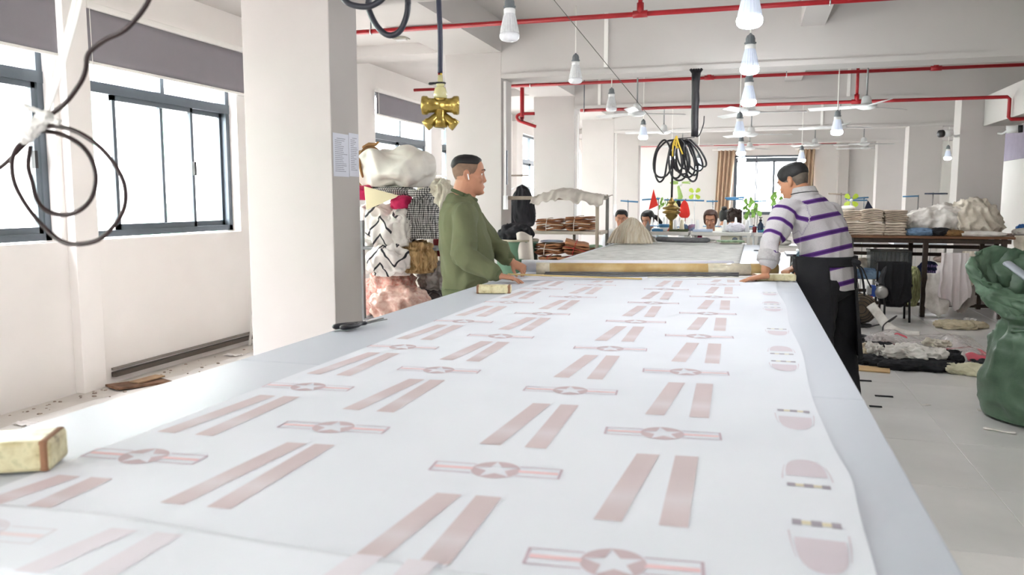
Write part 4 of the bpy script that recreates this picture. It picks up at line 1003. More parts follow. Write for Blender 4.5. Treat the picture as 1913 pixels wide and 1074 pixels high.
for cx_, w_, h, ln in ((-.12, .085, .36, -.02), (-.02, .06, .37, .02), (0, .085, .39, .03), (.02, .07, .33, .05), (.03, .055, .28, .06), (.05, .085, .36, .06), (.07, .06, .34, .10), (.10, .055, .40, .06), (.12, .05, .26, .14), (.09, .07, .30, .12), (.0, .05, .30, .02)):
    loopc(cx_, w_, h, ln, random.uniform(-.03, .03)).build('cable_loop', M_cable, ck, True)
MB().tube(spline([(-.03, 0, .0), (-.11, .0, -.02), (-.19, 0, -.12), (-.205, 0, -.30), (-.165, 0, -.40), (-.115, 0, -.36), (-.09, 0, -.22), (-.06, .0, -.06), (-.02, 0, 0)], 6), .0095, 7).build('cable_loop', M_cable, ck, True)
for x0_, x1_, z1_ in ((-.03, -.035, -.16), (.0, .005, -.12), (.02, .06, -.14), (-.02, .02, -.08)):
    MB().tube(spline([(0, -.03, .035), (x0_, -.04, -.04), (x1_, -.035, z1_)], 5), .008, 6).build('yellow_strap', mat('yellow_strap', (206, 172, 58), .6), ck, True)
MB().tube([(-.035, 0, -.02), (-.038, 0, -.56)], .010, 8).build('drop_cable', M_cable, ck, True)
MB().tube(spline([(.0, 0, .01), (.15, 0, .02), (.145, .3, .045)], 4), .005, 6).build('link_cable', M_cable, ck, True)
def fitting(o, s=1.0, mb=M_brass):
    """brass many-armed fitting hanging with its collar at the origin"""
    X = V((math.cos(.287), math.sin(.287), 0))
    MB().lathe([(.010, .03), (.012, .0), (.018, -.006), (.020, -.012), (.014, -.018)], n=16).build('clamp_neck', M_amber, o, True)
    MB().tube([(.022 * math.cos(a), .022 * math.sin(a), -.004) for a in [2 * PI * i / 20 for i in range(21)]], .0035, 6).build('hose_clamp', M_dark, o, True)
    c = MB().limb([X * -.045 + V((0, 0, -.006)), X * -.02 + V((0, 0, -.004))], [.006, .005], 8); c.build('clamp_screw', M_dark, o, True)
    MB().lathe([(.014, -.016), (.024, -.026), (.029, -.045), (.030, -.062), (.027, -.068)], n=20).build('dome_cap', M_amber, o, True)
    MB().lathe([(.027, -.066), (.028, -.072), (.024, -.08), (.026, -.11), (.024, -.15), (.027, -.155), (.030, -.19), (.025, -.192), (.018, -.185)], n=20).build('centre_stem', mb, o, True)
    z = -.098
    for sgn in (-1, 1):
        P_ = [X * (sgn * t) + V((0, 0, z)) for t in (0, .04, .05, .058, .074, .080, .081, .070)]
        MB().tube(P_, [.031, .031, .033, .040, .041, .038, .031, .027], 20).build('side_outlet', mb, o, True)
        d = (X * sgn * .75 + V((0, 0, -.62))).normalized(); c0 = V((0, 0, -.132))
        MB().tube([c0, c0 + d * .055, c0 + d * .062, c0 + d * .085, c0 + d * .086, c0 + d * .07], [.018, .020, .024, .025, .020, .017], 16).build('angled_outlet', mb, o, True)
n_ = empty('hanging_fitting', (-1.2965, 3.3, 1.905), 'brass multi-outlet fitting on a navy hose hanging over the near half of the table', 'fitting')
fitting(n_)
MB().tube(spline([(0, 0, .038), (.002, 0, .2), (-.004, 0, .45), (.0, 0, 1.395)], 8), .0112, 12).build('navy_hose', M_cablen, n_, True)
MB().cyl((-.004, 0, .0), (-.006, 0, .05), .005, 8).build('red_core', M_red, n_, True); MB().cyl((.006, 0, .0), (.004, 0, .05), .005, 8).build('yellow_core', mat('yellow_strap', (206, 172, 58), .6), n_, True)
f_ = empty('hanging_fitting', (-.738, 8.0, 1.415), 'dull brass fitting hanging below the cable coil', 'fitting')
M_brass2 = mat('dull_brass', (138, 112, 60), .3, .7, var=.2)
MB().lathe([(.006, .03), (.012, .0), (.03, -.02), (.034, -.04), (.02, -.05), (.02, -.06), (.05, -.075), (.085, -.085), (.088, -.10), (.05, -.11), (.088, -.125), (.086, -.14), (.05, -.15), (.06, -.165), (.03, -.20), (.012, -.215)], n=24).build('ribbed_body', M_brass2, f_, True)
MB().cyl((0, 0, -.2), (0, 0, -.30), .018, 10).build('lower_stem', M_brass2, f_, True)
# cable loops near the camera
k1 = empty('coiled_cable', (-1.31, 1.25, 1.54), 'dark cable looped twice and tied with a white plastic strip, nearest the camera', 'cable')
def rel(o, pts): return [tuple(V(p) - V(o.location)) for p in pts]
cordA = [(-.62, 1.3, 3.3), (-.80, 1.28, 2.4), (-.98, 1.25, 1.92), (-1.024, 1.25, 1.813), (-1.043, 1.25, 1.777), (-1.063, 1.25, 1.746), (-1.106, 1.25, 1.711), (-1.155, 1.25, 1.694), (-1.193, 1.25, 1.672), (-1.202, 1.25, 1.643), (-1.216, 1.25, 1.619), (-1.25, 1.25, 1.586), (-1.29, 1.25, 1.562), (-1.31, 1.25, 1.545)]
loopO = [(-1.311, 1.25, 1.541), (-1.272, 1.25, 1.54), (-1.222, 1.245, 1.527), (-1.174, 1.24, 1.502), (-1.14, 1.24, 1.469), (-1.118, 1.24, 1.429), (-1.12, 1.24, 1.389), (-1.145, 1.24, 1.354), (-1.186, 1.24, 1.325), (-1.238, 1.24, 1.316), (-1.282, 1.245, 1.323), (-1.326, 1.25, 1.35), (-1.363, 1.25, 1.389), (-1.388, 1.25, 1.43), (-1.393, 1.25, 1.467), (-1.383, 1.25, 1.496), (-1.358, 1.25, 1.518)]
loopI = [(-1.339, 1.27, 1.536), (-1.294, 1.275, 1.528), (-1.256, 1.28, 1.509), (-1.23, 1.28, 1.481), (-1.22, 1.28, 1.445), (-1.231, 1.28, 1.409), (-1.259, 1.28, 1.383), (-1.299, 1.28, 1.371), (-1.338, 1.275, 1.378), (-1.362, 1.275, 1.40), (-1.372, 1.275, 1.436), (-1.374, 1.27, 1.468), (-1.365, 1.27, 1.507)]
for nm, pts in (('cable_drop', cordA), ('cable_loop', loopO), ('cable_loop', loopI), ('cable_tail', [(-1.338, 1.26, 1.528), (-1.373, 1.26, 1.506), (-1.401, 1.26, 1.486), (-1.44, 1.26, 1.462), (-1.509, 1.25, 1.431), (-1.9, 1.15, 1.36), (-3.2, 1.0, 2.2), (-4.58, .95, 2.6)])):
    MB().tube(spline(rel(k1, pts), 5), .0046, 10).build(nm, M_brown, k1, True)
M_plas = mat('white_plastic_strip', (232, 230, 226), .4, var=.05, bump=.3, bscale=30, trans=.12)
for dx in (0, .012):
    MB().tube(spline(rel(k1, [(-1.0 + dx, 1.25, 3.3), (-1.15 + dx, 1.25, 2.2), (-1.201 + dx, 1.25, 1.827), (-1.217 + dx, 1.25, 1.77), (-1.248 + dx, 1.25, 1.694), (-1.279 + dx * .6, 1.25, 1.617), (-1.313, 1.25, 1.542)]), 5), .006, 8, flat=.15, up=(0, 1, 0)).build('plastic_strip', M_plas, k1, True)
m = MB(); 
for a, b_, r in (((-.035, -.01, -.02), (.015, -.005, .02), .014), ((-.05, -.01, -.012), (-.02, -.01, -.022), .008), ((.0, -.005, .025), (-.03, -.008, .04), .006), ((.01, -.006, .012), (.045, -.006, .008), .006)): m.limb([a, b_], [r, r], 10)
tme = remesh(m, .003, 1); crumple(tme, .004, 60, 2); mesh_obj('plastic_knot', tme, M_plas, k1, True)
k2 = empty('coiled_cable', (-1.29, 2.6, 2.1), 'thick dark cable loops hanging from the top of the picture beside the near column', 'cable')
for pts in ([(-1.9, 2.6, 3.3), (-1.52, 2.6, 2.4), (-1.432, 2.6, 2.168), (-1.382, 2.6, 2.101), (-1.352, 2.6, 2.076), (-1.301, 2.6, 2.064), (-1.26, 2.6, 2.07), (-1.219, 2.6, 2.099), (-1.178, 2.6, 2.184), (-1.1, 2.6, 2.6), (-1.1, 2.6, 3.3)],
            [(-1.3, 2.62, 3.3), (-1.292, 2.62, 2.198), (-1.294, 2.62, 2.082), (-1.287, 2.62, 2.045), (-1.261, 2.62, 1.999), (-1.221, 2.62, 1.968), (-1.181, 2.62, 1.976), (-1.154, 2.62, 2.019), (-1.145, 2.62, 2.072), (-1.147, 2.62, 2.187), (-1.16, 2.62, 3.3)]):
    MB().tube(spline(rel(k2, pts), 6), .0105, 10).build('cable_loop', mat('slate_cable', (38, 40, 50), .4), k2, True)
MB().limb([(-.035, .0, -.0), (-.005, .0, .012)], [.012, .012], 8).build('plastic_knot', M_plas, k2, True)

# --- cameras, notice sheets, small fixtures
def cctv(x, y, z, aim, wall, label):
    o = empty('security_camera', (x, y, z), label, 'camera'); d = V(aim).normalized(); c0 = V((0, 0, 0))
    MB().tube([c0 - d * .02, c0 + d * .12], [.045, .047], 16).build('camera_body', M_whitegloss, o, True)
    MB().tube([c0 + d * .11, c0 + d * .16], [.050, .048], 16).build('camera_lens', M_dark, o, True)
    MB().tube(spline([c0, c0 + V((wall[0] * .5, wall[1] * .5, -.04)), c0 + V((wall[0], wall[1], -.03))], 4), .014, 8).build('mount_arm', M_whitegloss, o, True)
cctv(2.52, 12.05, 2.29, (-1, -.5, -.1), (.14, .12), 'white security camera on the left side of the right hand column')
cctv(3.19, 12.0, 2.31, (1, -.35, .05), (-.08, .15), 'white security camera on the right side of the right hand column')
T = NT('notice_print'); vec = T.coord('Object'); T.b.inputs['Base Color'].default_value = (*lin((208, 210, 222)), 1)
wv = T.n('ShaderNodeTexWave', wave_type='BANDS', bands_direction='Z', Scale=10.0, Distortion=.6, Detail=2); T.l(vec, wv.inputs['Vector'])
M_notice = T.m; T.b.inputs['Roughness'].default_value = .5
M_text = mat('grey_print', (150, 152, 166), .7)
random.seed(11)
for k, (ya, yb, za, zb, lab, x0_) in enumerate(((4.715, 4.925, 1.555, 1.835, 'wider notice sheet of printed rules taped to the near column', 4.745), (4.93, 5.07, 1.56, 1.85, 'narrower notice sheet beside the printed rules on the near column', 4.945))):
    o = empty('notice_sheet', (-2.598, ya, za), lab, 'notice')
    MB().bbox((.0, (yb - ya) / 2, (zb - za) / 2), (.002, yb - ya, zb - za), .0005).build('paper', M_notice, o)
    m = MB()
    for r in range(18):
        z = zb - za - .035 - r * .0125; L_ = random.uniform(.5, 1.0) * (yb - ya - .06); s_ = (.06 if r == 0 else .028) * .8; q = s_
        while q < s_ + L_:
            w_ = random.uniform(.008, .022); m.box(.0012, .0018, q, q + w_, z, z + .0045); q += w_ + .004
    t_ = m.build('printed_lines', M_text, o); t_['kind'] = 'stuff'
o = empty('smoke_detector', (-3.6, 8.05, 3.118), 'small grey fixture on the aisle ceiling', 'detector')
MB().bbox((0, 0, -.012), (.17, .09, .024), .006).build('detector_plate', mat('dull_grey_fixture', (150, 148, 136), .6), o); MB().bbox((0, 0, -.03), (.12, .05, .016), .004).build('detector_lens', M_edge, o)
MB().box(4.66, 4.698, 15.5, 19.5, 2.15, 2.75).build('wall_banner', mat('mauve_banner', (150, 142, 160), .8), label='mauve banner high on the right hand wall', cat='banner')
# ================================================================== LEFT: RACK OF FABRIC BAGS
M_white = mat('white_woven_sack', (226, 222, 214), .7, var=.04, nscale=5, bump=.3, bscale=40, rgb2=(206, 200, 190))
M_clear = mat('cloudy_poly_bag', (226, 222, 216), .3, var=.06, nscale=10, bump=.5, bscale=30, spec=.6, rgb2=(196, 190, 184), trans=.12)
M_pinkfl = mat('pink_floral_cotton', (218, 188, 176), .8, var=.2, nscale=46, bump=.3, bscale=30, rgb2=(204, 128, 116))
M_pinkbag = mat('pink_print_in_poly', (214, 186, 172), .35, var=.15, nscale=30, bump=.4, bscale=30, spec=.6, rgb2=(190, 142, 128))
M_hot = mat('magenta_cloth', (196, 36, 88), .8, var=.12)
M_tan = mat('tan_fringe_cloth', (188, 158, 112), .95, var=.25, nscale=16, bump=.7, bscale=60, stretch=(3, 3, .25), rgb2=(122, 88, 54))
M_darkbag = mat('dark_poly_bag', (58, 50, 52), .3, var=.25, nscale=8, bump=.4, bscale=30, spec=.6)
M_cream = mat('cream_card', (234, 222, 186), .7, var=.03)
T = NT('black_white_gingham'); vec = T.coord('Object', (1, 1, 1)); sp = T.n('ShaderNodeSeparateXYZ'); T.l(vec, sp.inputs[0])
def band(out, f):
    a = T.n('ShaderNodeMath', operation='MULTIPLY'); T.l(out, a.inputs[0]); a.inputs[1].default_value = f
    b = T.n('ShaderNodeMath', operation='FRACT'); T.l(a.outputs[0], b.inputs[0]); c = T.n('ShaderNodeMath', operation='GREATER_THAN'); T.l(b.outputs[0], c.inputs[0]); c.inputs[1].default_value = .5; return c.outputs[0]
ad = T.n('ShaderNodeMath', operation='ADD'); T.l(band(sp.outputs[0], 62), ad.inputs[0]); T.l(band(sp.outputs[2], 62), ad.inputs[1])
hf = T.n('ShaderNodeMath', operation='MULTIPLY'); T.l(ad.outputs[0], hf.inputs[0]); hf.inputs[1].default_value = .5
T.l(T.ramp(hf.outputs[0], [(0, lin((216, 214, 208))), (.5, lin((124, 122, 120))), (1, lin((40, 38, 40)))]), T.b.inputs['Base Color']); T.b.inputs['Roughness'].default_value = .9; M_ging = T.m
T = NT('black_chevron_print'); vec = T.coord('Object', (1, 1, 1)); sp = T.n('ShaderNodeSeparateXYZ')
nz = T.n('ShaderNodeTexNoise', Scale=5.0); T.l(vec, nz.inputs['Vector']); wv = T.n('ShaderNodeVectorMath', operation='MULTIPLY_ADD'); T.l(nz.outputs['Color'], wv.inputs[0]); wv.inputs[1].default_value = (.07, .07, .07); T.l(vec, wv.inputs[2]); T.l(wv.outputs[0], sp.inputs[0])
pp = T.n('ShaderNodeMath', operation='PINGPONG'); T.l(sp.outputs[0], pp.inputs[0]); pp.inputs[1].default_value = .13
s2 = T.n('ShaderNodeMath', operation='MULTIPLY'); T.l(pp.outputs[0], s2.inputs[0]); s2.inputs[1].default_value = 1.3
a2 = T.n('ShaderNodeMath', operation='ADD'); T.l(s2.outputs[0], a2.inputs[0]); T.l(sp.outputs[2], a2.inputs[1])
m2 = T.n('ShaderNodeMath', operation='MULTIPLY'); T.l(a2.outputs[0], m2.inputs[0]); m2.inputs[1].default_value = 6.5
f2 = T.n('ShaderNodeMath', operation='FRACT'); T.l(m2.outputs[0], f2.inputs[0])
T.l(T.ramp(f2.outputs[0], [(0, lin((222, 216, 212))), (.80, lin((222, 216, 212))), (.82, lin((44, 42, 48))), (.95, lin((50, 48, 54))), (.97, lin((222, 216, 212)))]), T.b.inputs['Base Color']); T.b.inputs['Roughness'].default_value = .8; M_chev = T.m
rk = empty('storage_rack', (-2.75, 6.05, 0), 'grey steel rack loaded with bags of fabric behind the near column', 'rack')
for x, y in ((-.225, -.22), (-.225, .25), (.40, .25)):
    MB().bbox((x, y, .62), (.035, .035, 1.24), .003).build('rack_post', M_leg, rk)
for z in (.44, 1.02): MB().bbox((.09, .015, z), (.66, .50, .025), .003).build('rack_shelf', M_leg, rk)
cyl_ = lambda k: (lambda q: V((q.x, q.y * (1 - .1 * q.x * q.x), q.z * (1 - .14 * q.x * q.x))))
sk = empty('fabric_sack', (-2.745, 6.0, 1.50), 'big white sack tied with brown cord on top of the bag rack', 'sack')
b0 = blob('sack_body', (0, 0, 0), (.66, .46, .36), M_white, sk, seed=3, amp=.10, freq=1.6, sub=6, flat=.2, e=.72, soft=2, fine=.10, shape=cyl_(1))
MB().tube([(-.215 + .012 * math.sin(a * 2), .205 * math.cos(a), .165 + .165 * math.sin(a)) for a in [2 * PI * i / 30 for i in range(31)]], .011, 8).build('brown_cord', mat('brown_cord', (150, 108, 66), .8, var=.2), sk, True)
MB().limb([(-.26, -.05, .325), (-.215, -.04, .345), (-.15, -.05, .345), (-.13, -.05, .36)], [.012, .018, .013, .009], 8).build('cord_knot', mat('brown_cord', (150, 108, 66), .8, var=.2), sk, True)
blob('brown_paper_end', (-.30, 0, .02), (.16, .36, .31), mat('brown_kraft_paper', (176, 140, 92), .8, var=.1), sk, seed=8, amp=.06, freq=2, sub=4, flat=.2)
def bag(name, cx_, w_, zb, h, y, d, mt, label, cat='bag', **k):
    return blob(name, (cx_, y, zb), (w_, d, h), mt, label=label, cat=cat, **{**dict(sub=5, amp=.09, freq=3, flat=.2, e=.72, pleat=(9, .07, 1.6)), **k})
bag('fabric_bundle', -2.93, .14, 1.40, .13, 5.80, .2, M_hot, 'magenta cloth end poking out beside the near column', 'fabric', seed=2, sub=4)
bag('fabric_bundle', -2.60, .16, 1.33, .12, 5.78, .2, M_hot, 'magenta cloth knot between the cream card and the gingham', 'fabric', seed=6, sub=4, freq=5)
MB().poly([(-2.86, 5.66, 1.505), (-2.585, 5.68, 1.435), (-2.60, 5.67, 1.42), (-2.83, 5.63, 1.325)], (.004, -.004, .002)).build('cream_card', M_cream, label='cream card triangle lying over the fabric bundles', cat='card')
bag('fabric_bundle', -2.75, .42, 1.42, .10, 5.93, .3, M_ging, 'strip of black and white gingham under the white sack', 'fabric', seed=12, amp=.10, freq=4)
g = bag('gingham_bundle', -2.44, .31, 1.10, .40, 5.84, .26, M_ging, 'hanging bundle of black and white gingham knotted at the top', 'fabric', seed=21, amp=.11, freq=5, stretch=(2.6, 2.6, .35), shape=lambda q: V((q.x * (.82 - .35 * q.z), q.y, q.z)))
MB().limb([(-.06, -.10, .36), (0, -.14, .34), (.07, -.10, .38)], [.03, .035, .025], 10).build('fabric_knot', M_ging, g, True)
bag('chevron_bag', -2.70, .40, 1.03, .38, 5.80, .30, M_chev, 'white bundle with black chevron marks below the cream card', 'fabric', seed=31, amp=.12, freq=3)
bag('chevron_bag', -2.685, .34, .81, .28, 5.73, .28, M_chev, 'lower white bundle with bent black stripes above the pink bags', 'fabric', seed=33, amp=.11, freq=3)
bag('poly_bag', -2.60, .20, 1.04, .34, 5.74, .16, M_clear, 'cloudy plastic bag in front of the chevron bundle', 'bag', seed=35, amp=.14, freq=4, sub=4)
bag('fringe_bundle', -2.505, .31, .83, .285, 5.83, .26, M_tan, 'tan fringed bundle beside the hanging gingham', 'fabric', seed=41, amp=.12, freq=5, stretch=(2.6, 2.6, .4))
bag('pink_bag', -2.745, .36, .655, .215, 5.90, .3, M_pinkfl, 'upper bag of pink floral fabric', 'bag', seed=43, amp=.12, freq=3)
bag('pink_bag', -2.63, .47, .453, .30, 5.80, .34, M_pinkbag, 'big lower bag of pink print fabric in clear plastic', 'bag', seed=47, amp=.12, freq=3)
bag('pink_bag', -2.985, .16, .455, .34, 6.02, .22, M_pinkfl, 'pink floral bag half hidden behind the near column', 'bag', seed=49, sub=4)
bag('poly_bag', -2.99, .17, .80, .33, 6.0, .24, M_clear, 'cloudy white bag squeezed beside the near column, above the pink one', 'bag', seed=51, sub=4, amp=.16, freq=4)
bag('poly_bag', -2.985, .17, 1.10, .31, 5.98, .24, M_clear, 'cloudy white bag beside the near column, under the magenta cloth', 'bag', seed=53, sub=4, amp=.16, freq=4)
bag('poly_bag', -2.46, .25, .675, .24, 6.10, .25, mat('grey_poly_bag', (176, 168, 164), .3, var=.2, nscale=12, bump=.5, bscale=30, spec=.6), 'grey plastic bag of scraps beside the man in green', 'bag', seed=57, amp=.16, freq=4)
bag('dark_bag', -2.42, .28, .455, .245, 5.98, .28, M_darkbag, 'dark plastic bag at the foot of the bag rack', 'bag', seed=59, amp=.14, freq=3)
bag('net_bag', -2.70, .36, 1.12, .53, 6.75, .3, mat('off_white_net', (214, 208, 192), .8, var=.12, nscale=16, bump=.4, bscale=50, rgb2=(180, 172, 152), stretch=(2, 2, .4)), 'off white net bag behind the white sack', 'bag', seed=61, amp=.13, freq=4, stretch=(2, 2, .5))
bag('cloth_pile', -2.72, .42, .02, 1.18, 6.78, .34, mat('mixed_grey_cloth', (178, 170, 160), .9, var=.2), 'grey cloth pile standing behind the bag rack under the net bag', 'fabric', seed=63, amp=.07, freq=4)
bag('fabric_bundle', -2.45, .10, .94, .24, 6.22, .2, mat('dark_red_cloth', (120, 30, 36), .85, var=.15), 'dark red cloth beside the tan fringe, behind the man in green', 'fabric', seed=67, sub=4)
bag('fabric_bundle', -2.42, .14, .74, .2, 6.3, .2, mat('plum_cloth', (96, 66, 84), .85, var=.15), 'plum cloth behind the grey plastic bag', 'fabric', seed=69, sub=4)
# floor edge along the window wall: board, dust, debris, leaning pipe
M_dirt = mat('wall_foot_dirt', (164, 150, 138), .95, var=.2, nscale=30, rgb2=(128, 112, 100))
o = empty('broken_board', (-4.42, 4.95, .0), 'broken brown board lying at the foot of the window pilaster', 'board', rz=1.2)
MB().bbox((0, 0, .012), (.42, .20, .018), .003, Matrix.Rotation(.05, 4, 'Y')).build('board_panel', mat('rotten_board', (128, 96, 74), .9, var=.3, nscale=10), o)
MB().bbox((.08, .03, .03), (.26, .10, .012), .003, Matrix.Rotation(.3, 4, 'Z')).build('splinter', mat('pale_splinter', (176, 146, 116), .9, var=.2), o)
random.seed(8); m = MB()
for k in range(70):
    y = random.choice([random.uniform(3.6, 4.9), random.uniform(5.0, 8.2)]); x = XW + .06 + abs(random.gauss(0, .13)) + (.02 if y > 4.95 else 0); s_ = random.uniform(.004, .014)
    m.ball((x, y, s_ * .3), (s_ * random.uniform(.7, 1.6), s_, s_ * .5), 6, 4)
m.build('wall_foot_debris', M_dirt, None, label='crumbs and dirt along the foot of the window wall', cat='debris', kind='stuff')
MB().grid(lambda u, v: V((XW + .02 + .26 * v * (1 + .35 * noise.noise(V((u * 14, 0, 3)))), 3.4 + 5.0 * u, .0015 + .001 * (1 - v))), 80, 4).build('dust_strip', mat('grey_brown_dust', (204, 199, 193), .98, var=.05, nscale=5), None, label='strip of grey brown dust along the window wall', cat='dust', kind='stuff')
for k, (x, y, a) in enumerate(((-4.30, 3.85, .3), (-4.45, 6.15, 1.0))):
    MB().grid(lambda u, v: V(((u - .5) * .16, (v - .5) * .09, .012 + .012 * fnoise(V((u * 3, v * 3, k))))), 10, 8).build('paper_scrap', mat('scrap_paper', (226, 222, 220), .8), None, True, solid=.001, loc=(x, y, 0), label=('pale paper scrap on the floor at the far left', 'crumpled white scrap on the dark duct side floor')[k], cat='paper')
MB().tube([(-4.63, 6.95, 1.02), (-4.60, 6.62, .004)], .014, 10).build('leaning_pipe', M_trim, None, True, label='thin white pipe leaning against the window wall', cat='pipe')

# ================================================================== RIGHT: FABRIC TABLE
TT = .975
M_btop = mat('worn_brown_board', (122, 84, 58), .55, var=.18, nscale=5, stretch=(.4, 3, 1)); M_bleg = mat('rusty_dark_steel', (74, 62, 54), .6, .3, var=.2, nscale=12); M_gleg = mat('dull_grey_steel', (96, 96, 92), .6, .3, var=.2)
t = empty('sorting_table', (2.0, 11.1, 0), 'brown topped sorting table heaped with fabric on the right', 'table')
MB().bbox((0, 0, TT - .015), (1.92, 1.05, .03), .004).build('tabletop', M_btop, t)
for x in (-.80, .03, .86): 
    MB().bbox((x, -.47, (TT - .03) / 2), (.055, .055, TT - .03), .004).build('leg', M_gleg if x < 0 else M_bleg, t)
    MB().bbox((x, .47, (TT - .03) / 2), (.055, .055, TT - .03), .004).build('leg', M_bleg, t)
for y in (-.47, .47): MB().bbox((0, y, TT - .06), (1.86, .04, .05), .003).build('apron_rail', M_bleg, t)
for z in (.80, .70): MB().bbox((.1, .47, z), (1.76, .03, .045), .003).build('back_rail', M_bleg, t)
for z, y in ((.22, .3), (.12, -.2)): MB().bbox((.1, y, z), (1.7, .04, .04), .003).build('low_rail', M_bleg, t)
MB().bbox((.05, .25, .415), (1.75, .75, .02), .003).build('lower_shelf', M_btop, t)
t2 = empty('sorting_table', (3.82, 11.25, 0), 'second brown sorting table cut off by the right edge of the picture', 'table')
MB().bbox((0, 0, TT - .015), (1.64, 1.05, .03), .004).build('tabletop', M_btop, t2)
for x in (-.76, .76):
    for y in (-.45, .45): MB().bbox((x, y, (TT - .03) / 2), (.05, .05, TT - .03), .004).build('leg', M_bleg, t2)
M_stk = mat('folded_beige_jersey', (190, 176, 160), .95, var=.08, nscale=8, bump=.2, bscale=80, rgb2=(166, 150, 134))
def fold_stack(c, w_, d, h, n, label, rz=0, mt=M_stk, dome=.0):
    o = empty('folded_stack', c, label, 'fabric', 'folded beige stacks on the sorting table', rz)
    for k in range(n):
        t_ = h / n; dx = random.uniform(-.012, .012); dw = random.uniform(-.02, .01); bow = dome * (k / n)
        m = MB(); rings = []
        for i in range(9):
            u = -1 + 2 * i / 8; zz = k * t_ + t_ / 2 - bow * u * u + .003 * math.sin(u * 5 + k * 1.7); hh = t_ * .49
            rings.append([V((dx + u * (w_ + dw) / 2, y, zz + s_)) for y, s_ in ((-d / 2, -hh * .6), (-d / 2 - .006, 0), (-d / 2, hh * .6), (-d / 2 + .01, hh), (d / 2 - .01, hh), (d / 2, 0), (d / 2 - .01, -hh), (-d / 2 + .01, -hh))])
        m.loft(rings).build('folded_piece', mt, o, True)
    return o
random.seed(3)
fold_stack((1.225, 10.75, TT + .001), .30, .30, .165, 6, 'lower folded beige stack at the left end of the sorting table')
fold_stack((1.230, 10.82, TT + .172), .29, .26, .13, 6, 'upper folded beige stack at the left end, with white cloth on it', .06)
fold_stack((1.450, 10.75, TT + .001), .24, .30, .160, 5, 'lower folded beige stack in the middle of the three', dome=.02)
fold_stack((1.432, 10.76, TT + .165), .25, .28, .16, 8, 'upper domed folded beige stack in the middle of the three', -.05, dome=.03)
fold_stack((1.680, 10.75, TT + .001), .23, .30, .155, 5, 'lower folded beige stack beside the white heap')
fold_stack((1.684, 10.78, TT + .160), .25, .28, .145, 8, 'upper folded beige stack beside the white heap', .08)
M_gauze = mat('white_gauze', (222, 218, 212), .95, var=.07, nscale=9, bump=.25, bscale=60, rgb2=(190, 184, 176)); M_gz2 = mat('off_white_gauze', (214, 206, 192), .95, var=.08, nscale=9, bump=.25, bscale=60, rgb2=(182, 172, 156))
H_ = dict(sub=5, amp=.07, freq=4.0, flat=.35, e=.85, pleat=(11, .11, 1.2))
def heap(name, cx_, y, w_, d, h, mt, label, z=TT + .001, cat='fabric', **k): return blob(name, (cx_, y, z), (w_, d, h), mt, label=label, cat=cat, **{**H_, **k})
heap('fabric_heap', 1.16, 10.78, .17, .16, .07, M_white, 'small white cloth lying on the leftmost beige stack', z=TT + .304, sub=4)
heap('fabric_heap', 2.16, 11.12, .80, .60, .44, M_gauze, 'long white gauze heap leaning left on the sorting table', z=TT + .01, seed=71, pleat=(18, .15, 2.5), shape=lambda q: V((q.x * (1.05 - .25 * q.z) + .28 * q.z, q.y, q.z * (1 - .22 * sm(.2, -1, q.x)))))
heap('fabric_heap', 2.62, 11.10, .60, .60, .53, M_gz2, 'tall rounded off white gauze heap at the right end of the sorting table', seed=73, pleat=(20, .14, .8), shape=lambda q: V((q.x * (1.05 - .2 * q.z), q.y, q.z)))
heap('fabric_bundle', 2.60, 10.68, .60, .22, .075, M_gauze, 'flat rolled white bundle along the front edge of the sorting table', seed=75, amp=.10, freq=4)
heap('fabric_bundle', 1.955, 10.68, .34, .20, .115, mat('dusty_blue_denim', (104, 130, 158), .9, var=.15), 'dusty blue cloth under the front of the white heap', seed=77)
heap('fabric_bundle', 2.20, 10.70, .25, .2, .12, M_black, 'black cloth tucked under the white heap', seed=79)
heap('fabric_bundle', 2.33, 10.66, .24, .16, .09, mat('ochre_brown_cloth', (130, 96, 58), .9, var=.25), 'ochre brown cloth tucked under the white heap', seed=81, freq=6)
heap('fabric_bundle', 1.80, 10.80, .14, .24, .17, mat('grey_green_cloth', (136, 138, 132), .9, var=.12), 'grey cloth between the stacks and the white heap', seed=83)
heap('fabric_bundle', 3.22, 11.05, .34, .3, .11, M_gauze, 'pale grey cloth on the second sorting table', seed=85)
heap('plastic_bag', 3.27, 11.32, .22, .2, .16, mat('bright_blue_plastic', (44, 104, 176), .35, var=.12), 'bright blue plastic bag at the right edge of the picture', seed=87)
# things under and around it
H2 = dict(z=.428)
heap('pillow_sack', 1.45, 11.35, .34, .4, .26, M_gz2, 'pale stuffed sack on the lower shelf behind the left leg', seed=91, amp=.07, freq=3, **H2)
o = empty('plastic_crate', (1.70, 11.08, .428), 'grey see-through crate on the lower shelf of the sorting table', 'crate')
for x, y, w_, d in ((0, -.17, .46, .012), (0, .17, .46, .012), (-.23, 0, .012, .34), (.23, 0, .012, .34)): MB().bbox((x, y, .17), (w_, d, .34), .003).build('crate_side', mat('smoky_plastic', (112, 118, 118), .25, var=.1, trans=.45), o)
for k in range(9): MB().bbox((-.2 + .05 * k, -.178, .17), (.01, .006, .32), .001).build('crate_rib', M_gleg, o)
MB().bbox((0, 0, .34), (.49, .37, .02), .004).build('crate_rim', M_gleg, o)
heap('fabric_bundle', 1.42, 10.82, .32, .2, .16, mat('light_blue_cloth', (140, 168, 196), .9, var=.2, rgb2=(88, 112, 146)), 'crumpled light blue cloth on the lower shelf', seed=93, freq=7, **H2)
heap('fabric_bundle', 2.13, 10.92, .24, .26, .27, mat('navy_bag_cloth', (44, 54, 92), .8, var=.15), 'navy bag on the lower shelf behind the middle leg', cat='bag', seed=95, **H2)
m = MB()
for r in range(2):
    for k in range(6): m.box(2.06 + k * .024, 2.076 + k * .024, 10.782, 10.786, .52 + r * .07, .545 + r * .07 + .008 * (k % 2))
